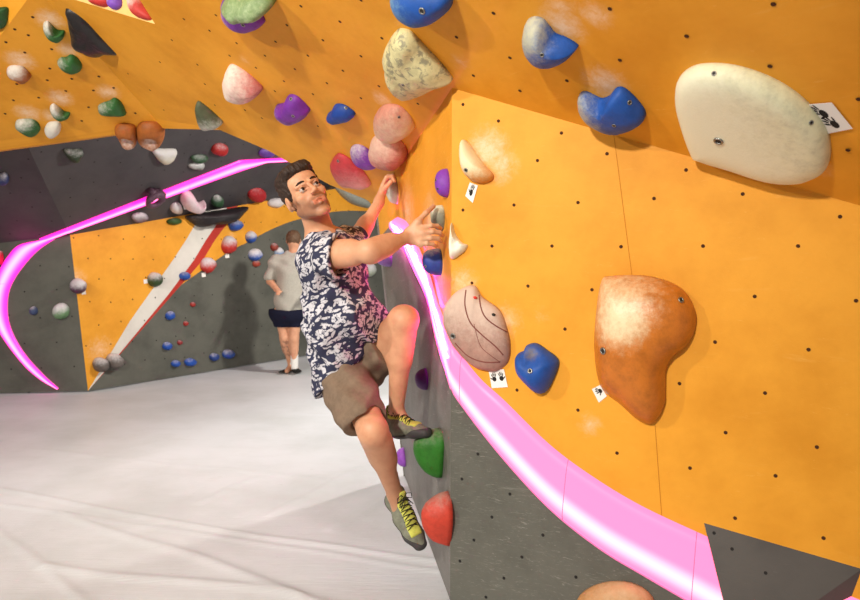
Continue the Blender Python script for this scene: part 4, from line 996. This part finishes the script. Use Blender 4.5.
# eyes, brows, mouth
def ball(c, r, n=14, M=None, radii=None):
    vs, fs = [], []; radii = radii or (r, r, r); M = MH if M is None else M
    for i in range(n+1):
        th = math.pi*i/n
        for j in range(2*n):
            ph = math.pi*j/n; q = HS*np.array((radii[0]*math.sin(th)*math.cos(ph), radii[1]*math.sin(th)*math.sin(ph), radii[2]*math.cos(th))); vs.append(V(c+(M.T*(HS if M is MH else 1))@q))
    for i in range(n):
        for j in range(2*n): fs.append((i*2*n+j, (i+1)*2*n+j, (i+1)*2*n+(j+1) % (2*n), i*2*n+(j+1) % (2*n)))
    return vs, fs
gaze = np.array((.42, -.73, .52)); gaze /= np.linalg.norm(gaze)
for s_ in (-1, 1):
    ec = HD(s_*.032, .0745, .001); v1, f1 = ball(ec, .0128); eo = mesh_obj('eye', v1, f1, M_eye, parent=body)
    e1 = np.cross(gaze, Uh); e1 /= np.linalg.norm(e1); v1, f1 = ball(ec+gaze*.0100, .0058, 10, np.array([e1, gaze, np.cross(e1, gaze)]), (.0076, .0048, .0076)); mesh_obj('iris', v1, f1, M_iris, parent=eo)
    v1, f1 = tube([HD(s_*.014, .0955, .0255), HD(s_*.024, .0930, .0290), HD(s_*.036, .0860, .0300), HD(s_*.046, .0760, .0265), HD(s_*.053, .067, .0200)], [.0030, .0042, .0042, .0032, .0015], 8); mesh_obj('eyebrow', v1, f1, M_brow, parent=body)
# hair
hr = SDF(); hr.ell(HD(0, -.020, .044), (.0835, .106, .094), MH, .01)
hr.ell(HD(-.005, .030, .094), (.066, .062, .034), MH, .03); hr.ell(HD(.01, -.03, .098), (.066, .070, .038), MH, .03); hr.cap(HD(-.035, .070, .098), HD(.045, .066, .100), .022, .020, .02)
def hairline(x, y, z):
    qx, qy, qz = (x-headC[0])/HS, (y-headC[1])/HS, (z-headC[2])/HS
    s_ = qx*Sh[0]+qy*Sh[1]+qz*Sh[2]; f_ = qx*Fh[0]+qy*Fh[1]+qz*Fh[2]; u_ = qx*Uh[0]+qy*Uh[1]+qz*Uh[2]
    line = -.060+.075*ss(f_, -.045, -.02)+.058*ss(f_, .028, .055)+.0*s_; line = line-.045*ss(np.abs(s_), .062, .070)*ss(f_, -.005, .005)*(1-ss(f_, .022, .032))
    return line-u_
hr.clipf(hairline, .006)
hr.disp(lambda x, y, z: .6*(.0012*np.sin(x*330+z*260+9*np.sin(y*60))+.0028*np.sin(x*150+z*90+4*np.sin(z*50))*np.sin(y*130+x*60)+.0015*np.sin(x*90-z*240+y*80)))
sdf_obj('hair', hr, headC-.17, headC+.19, .0024, M_hair, man, 0)

# shirt
NW = lambda x, y, z, a=.62: a*(.0065*np.sin(30*x+14*z+6*np.sin(9*z+7*x))+.005*np.sin(42*z-26*x+20*y+4*np.sin(12*x+3))+.003*np.sin(70*x+55*z+30*y))
sh = SDF()
sh.ell(np.array(P(331, 262, 3.21)), (.205, .122, .16), [lat, fwd, np.cross(lat, fwd)], .05)
sh.cap(P(331, 268, 3.21), P(339, 325, 3.26), .120, .130, .06, squash=(lat, 1.4)); sh.cap(P(341, 325, 3.26), P(349, 382, 3.31), .132, .132, .06, squash=(lat, 1.4))
sh.cap(P(345, 270, 3.2), P(364, 318, 3.2), .055, .075, .05, squash=(lat, 2.0)); sh.cap(P(364, 318, 3.2), P(377, 330, 3.2), .07, .06, .05, squash=(lat, 2.0))
sh.cap(P(319, 300, 3.25), P(335, 388, 3.33), .05, .075, .05, squash=(lat, 1.8))
sh.cap(P(321, 250, 3.09), P(331, 256, 2.99), .078, .080, .04, squash=((0, 0, 1), 1.18)); sh.cap(P(331, 256, 2.99), P(342, 257, 2.95), .080, .082, .02, squash=((0, 0, 1), 1.18))
sh.cap(P(346, 246, 3.36), P(355, 243, 3.52), .095, .088, .04)
sh.disp(lambda x, y, z: NW(x, y, z))
ad = (elR-shR)/np.linalg.norm(elR-shR); sh.cut(np.array(P(337.5, 256, 2.95)), ad*.8+np.array((.4, 0, 0)), .003)
sh.cap(np.array(P(322, 257, 3.06)), np.array(P(352, 257, 2.92)), .068, .072, .006, sub=True, squash=((0, 0, 1), 1.2))
al = (elL-shL)/np.linalg.norm(elL-shL); sh.cut(np.array(P(354.5, 242, 3.47)), al, .003)
sh.cap(P(322, 240, 3.17), P(312, 200, 3.1), .066, .09, .006, sub=True); sh.cap(P(324, 240, 3.14), P(342, 238, 3.08), .045, .04, .02, sub=True)
# hem: dips at the back, lifts over the raised thigh
hb, hf = np.array(P(321, 398, 3.33)), np.array(P(391, 321, 3.2)); hd = hf-hb; hn = np.cross(hd, lat); hn /= np.linalg.norm(hn); hn = hn if hn[2] < 0 else -hn; hdn = hd/np.linalg.norm(hd)
def hem(x, y, z):
    qx, qy, qz = x-hb[0], y-hb[1], z-hb[2]; a_ = (qx*hdn[0]+qy*hdn[1]+qz*hdn[2])/np.linalg.norm(hd)
    return qx*hn[0]+qy*hn[1]+qz*hn[2]-.035*np.sin(np.clip(a_, 0, 1)*math.pi)-.003*np.sin(a_*26)
sh.clipf(hem, .004)
sdf_obj('shirt', sh, np.array((-.75, 2.72, .66)), np.array((-.12, 3.66, 1.72)), .0045, M_shirt, man, 1)

# shorts
st = SDF(); st.ell(np.array(P(349, 362, 3.32)), (.165, .122, .13), [lat, fwd, np.cross(lat, fwd)], .04)
kd = (knR-hpR)/np.linalg.norm(knR-hpR); tR = hpR+kd*.29
st.cap(hpR+np.array((-.02, 0, -.01)), tR+np.array((-.012, 0, 0)), .122, .104, .05); st.cap(P(345, 385, 3.25), P(362, 420, 3.05), .095, .085, .04)
kdl = (knL-hpL)/np.linalg.norm(knL-hpL); tL = hpL+kdl*.22
st.cap(hpL, tL, .125, .118, .04); st.cap(P(352, 350, 3.3), P(378, 325, 3.24), .085, .085, .04); st.cap(P(364, 372, 3.38), P(378, 350, 3.27), .085, .09, .03); st.cap(P(372, 370, 3.36), P(382, 350, 3.28), .05, .055, .02)
st.disp(lambda x, y, z: .0055*np.sin(34*x+22*z+8*y+3*np.sin(14*z))+.003*np.sin(60*z-50*x+2))
st.cut(tR+kd*.035, kd+np.array((0.0, -.0, -.45)), .003); 
st.cap(tR+kd*.06, tR+kd*.2, .088, .096, .005, sub=True)
st.cut(tL+kdl*.04, kdl+np.array((.5, 0, .25)), .003) if False else st.cut(np.array(P(384, 335, 3.27)), kdl*.9+np.array((.45, 0, -.1)), .003)
st.cap(tL+kdl*.09, tL+kdl*.25, .098, .104, .005, sub=True)
sdf_obj('shorts', st, np.array((-.66, 2.78, .60)), np.array((-.12, 3.64, 1.32)), .0045, M_shorts, man, 1)
# rolled cuff / hem stitching of the near leg
# shoes
def shoe(heel, toe, upv, parent, K=1.0):
    """heel and toe: sole points in the world"""
    h0, t0 = np.array(heel), np.array(toe); fx = t0-h0; fx /= np.linalg.norm(fx); uz = np.array(upv, float); uz -= fx*np.dot(uz, fx); uz /= np.linalg.norm(uz); sy = np.cross(uz, fx)
    W = lambda x, y, z: h0+(fx*x+sy*y+uz*z)*K
    class S2(SDF):
        def cap(s, a, b, ra, rb, k=.02, sub=False, squash=None): return SDF.cap(s, a, b, ra*K, rb*K, k, sub, squash)
    def upper(s, g=0, top=True):
        s.cap(W(.035, 0, .036), W(.11, 0, .040), .034+g, .036+g, .03, squash=(sy, .95)); s.cap(W(.11, 0, .038), W(.185, .004, .028), .036+g, .030+g, .03, squash=(sy, 1.28))
        s.cap(W(.185, .004, .026), W(.232, .010, .018), .028+g, .019+g, .02, squash=(sy, 1.35)); s.cap(W(.03, 0, .04), W(.026, 0, .092), .035+g, .033+g, .02)
        s.cap(W(.05, 0, .085), W(.13, 0, .055), .026+g, .026+g, .02)
    lo_, hi_ = h0-.20, h0+.20; lo_ = np.minimum(h0, t0)-.14; hi_ = np.maximum(h0, t0)+.14
    u = S2(); upper(u); u.cut(W(0, 0, .0), -uz, .004); u.cut(W(0, 0, .108), uz-fx*.35, .006)
    so = sdf_obj('climbing_shoe', u, lo_, hi_, .003, M_shoe, parent, 1)
    r = S2(); upper(r, .0032); r.cut(W(0, 0, -.004), -uz, .004)
    r.clipf(lambda x, y, z: ((x-h0[0])*uz[0]+(y-h0[1])*uz[1]+(z-h0[2])*uz[2])-.016-.022*ss((x-h0[0])*fx[0]+(y-h0[1])*fx[1]+(z-h0[2])*fx[2], .16, .22)-.020*(1-ss((x-h0[0])*fx[0]+(y-h0[1])*fx[1]+(z-h0[2])*fx[2], .0, .05)), .003)
    sdf_obj('rubber_sole', r, lo_, hi_, .003, M_rubber, so, 1)
    tg = S2(); upper(tg, .0035)
    tg.clipf(lambda x, y, z: np.abs((x-h0[0])*sy[0]+(y-h0[1])*sy[1]+(z-h0[2])*sy[2])-.026*K, .004)
    tg.cut(W(0, 0, .045), -uz, .004); tg.cut(W(.060, 0, 0), -fx, .003); tg.cut(W(.205, 0, 0), fx, .006); sdf_obj('tongue', tg, lo_, hi_, .003, M_lime, so, 1)
    # tongue flap above the collar
    fl = S2(); fl.cap(W(.062, 0, .10), W(.052, 0, .122), .020, .018, .01, squash=(fx, .4)); sdf_obj('tongue_flap', fl, lo_, hi_, .003, M_lime, so, 1)
    ch = S2(); 
    # laces
    def top(x): return float(np.interp(x, [.06, .09, .13, .16, .19, .215], [.113, .103, .086, .069, .062, .050]))
    xs = [.070, .088, .106, .124, .142, .160]; prs = []
    for i, x in enumerate(xs):
        z = top(x)
        prs.append(tube([W(x, -.028, z-.010), W(x+.004, -.012, z+.0035), W(x+.006, 0, z+.005), W(x+.010, .012, z+.0028), W(x+.014, .026, z-.012)], .0020, 6))
        prs.append(tube([W(x, .026, z-.010), W(x+.004, .012, z+.0035), W(x+.006, 0, z+.0055), W(x+.010, -.012, z+.0028), W(x+.014, -.026, z-.012)], .0020, 6))
    for sg in (-1, 1):
        prs.append(tube([W(.068, 0, .118), W(.060, sg*.014, .132), W(.066, sg*.034, .128), W(.078, sg*.034, .112), W(.070, sg*.012, .114)], .0019, 6, True)); prs.append(tube([W(.068, 0, .117), W(.082, sg*.012, .119), W(.10, sg*.030, .103)], .0019, 6))
    v1, f1 = merge(prs); mesh_obj('laces', v1, f1, M_lace, parent=so); return so
shoe(P(383, 438, 3.27), P(432, 437, 3.10), (.06, -.02, 1), man, 1.08)
shoe(P(388, 499, 3.22), P(413, 541, 3.10), (.50, -.80, .45), man, 1.10)

# --- the man standing at the back
d_ = 8.54; Q = lambda x, y, dy=0: np.array(P(x, y, d_+dy))
g = SDF()
g.ell(Q(293.5, 240), (.080, .10, .115), k=.02); g.cap(Q(294, 249), Q(293, 259), .058, .065, .03)
g.cap(Q(276, 261), Q(310, 261), .075, .075, .04); g.cap(Q(293, 272), Q(291, 296), .15, .125, .06, squash=((1, 0, 0), 1.15)); g.cap(Q(289, 305), Q(288, 314), .13, .14, .06, squash=((1, 0, 0), 1.15))
limb(g, Q(275, 263), Q(270.5, 281), Q(277, 290, -.18), (.058, .045, .032), []); limb(g, Q(311, 263), Q(316, 281, -.05), Q(311, 292, -.22), (.058, .045, .032), [])
for hx, wx in ((279, 277), (310, 311)):
    hc = Q(hx, 292, -.24); g.cap(Q(wx, 290, -.18), hc, .034, .036, .02, squash=((0, 0, 1), .6))
    for k_ in range(4): g.cap(hc+np.array((.012*(k_-1.5), -.02, -.005)), hc+np.array((.012*(k_-1.5), -.075+.006*abs(k_-1.5), -.03)), .010, .008, .004)
    g.cap(hc, hc+np.array((.04, -.02, .012)), .012, .009, .006)
limb(g, Q(281, 312), Q(284.5, 338, -.02), Q(291, 365, .12), (.085, .056, .036), [(Q(284.5, 338), Q(291, 365, .12), .3, .058, np.array((0, -.02, 0)))]); limb(g, Q(296, 312), Q(294, 338, -.05), Q(294.5, 364, -.05), (.085, .056, .036), [(Q(294, 338), Q(294.5, 364), .3, .058, np.array((0, -.02, 0)))])
g.cap(Q(291, 366, .12), Q(287, 371, .0), .036, .030, .02); g.cap(Q(294.5, 366, -.05), Q(297, 370.5, .08), .036, .030, .02)
for s_ in (-1, 1): g.ell(Q(293.5, 241)+np.array((s_*.082, 0, 0)), (.012, .02, .032), k=.01)
man2 = empty('person', V((Q(290, 373)[0], d_, 0)), 'person with back turned in a grey T-shirt, navy shorts and white socks', 'person')
glo, ghi = Q(270, 373)+np.array((-.15, -.5, -.05)), Q(316, 228)+np.array((.15, .35, .1))
def tint2(v):
    c = np.ones((len(v), 3)); q = v-Q(285, 349); m_ = (np.abs(q[:, 2]) < .11)*(v[:, 0] < Q(289.5, 340)[0])
    n_ = np.array([mnoise.noise(V(p)*26) for p in v[::1]]) if m_.any() else 0; c -= (.42*m_*(n_ > .0))[:, None]; return {'tint': c}
sdf_obj('body', g, glo, ghi, .011, M_skin2, man2, 1, tint2)
hh = SDF(); hh.ell(Q(293.5, 238.5), (.090, .110, .105), k=.01); hh.cut(Q(293, 245), (0, -.0, -1), .01); hh.cut(Q(293, 240)+np.array((0, .05, 0)), (0, 1, -.6), .02)
hh.disp(lambda x, y, z: .004*np.sin(90*x+40*z)*np.sin(80*z+50*y)); sdf_obj('hair', hh, glo, ghi, .009, M_hair2, man2, 0)
tt = SDF(); tt.cap(Q(277, 262.5), Q(309, 262.5), .097, .097, .04); tt.cap(Q(289, 258), Q(298, 258), .09, .09, .04); tt.cap(Q(292, 272), Q(290, 300), .165, .160, .06, squash=((1, 0, 0), 1.12)); tt.cap(Q(290, 300), Q(289.5, 314), .160, .165, .06, squash=((1, 0, 0), 1.1))
tt.cap(Q(275, 264), Q(271, 277), .078, .078, .03); tt.cap(Q(311, 264), Q(315, 277), .078, .078, .03)
tt.disp(lambda x, y, z: .006*np.sin(22*x+18*z+4*np.sin(9*z))+.004*np.sin(34*z-20*x))
tt.cut(Q(290, 311.5), (0, 0, -1), .004); tt.clipf(lambda x, y, z: np.where(np.abs(x-Q(291, 280)[0]) > .235, Q(271, 280)[2]-z, -.1)+0*y, .004); tt.cap(Q(293.5, 250), Q(293.5, 257), .058, .06, .01, sub=True)
sdf_obj('t_shirt', tt, glo, ghi, .010, M_tee, man2, 1)
s2 = SDF(); s2.ell(Q(289, 313), (.20, .18, .16), k=.03); s2.cap(Q(281, 312), Q(298, 312), .15, .15, .03); s2.cap(Q(281.5, 316), Q(283, 328), .108, .106, .03); s2.cap(Q(296, 316), Q(295, 328), .108, .106, .03); s2.cut(Q(290, 326.5), (0, 0, -1), .004); s2.cut(Q(290, 309), (0, 0, 1), .004)
sdf_obj('shorts', s2, glo, ghi, .010, M_navy, man2, 1)
for a_, c_ in (((291, 355.5, .10), (291.3, 367, .12)), ((294.5, 356, -.04), (294.7, 367, -.05))):
    k2 = SDF(); k2.cap(Q(*a_), Q(*c_), .048, .043, .02); sdf_obj('sock', k2, Q(*c_)-.12, Q(*a_)+.12, .008, M_sock, man2, 1)
for a_, c_ in (((291.5, 370, .14), (281, 372.8, .0)), ((295, 370, -.05), (299.5, 372.3, .10))):
    k2 = SDF(); k2.cap(Q(*a_), Q(*c_), .043, .036, .02, squash=((0, 0, 1), .8)); k2.cut(Q(290, 372.6), (0, 0, -1), .004) ; sdf_obj('shoe', k2, np.minimum(Q(*a_), Q(*c_))-.12, np.maximum(Q(*a_), Q(*c_))+.12, .008, M_lace, man2, 1)

for o in bpy.data.objects:
    for k_ in ('_o', '_h'):
        if k_ in o.keys(): del o[k_]
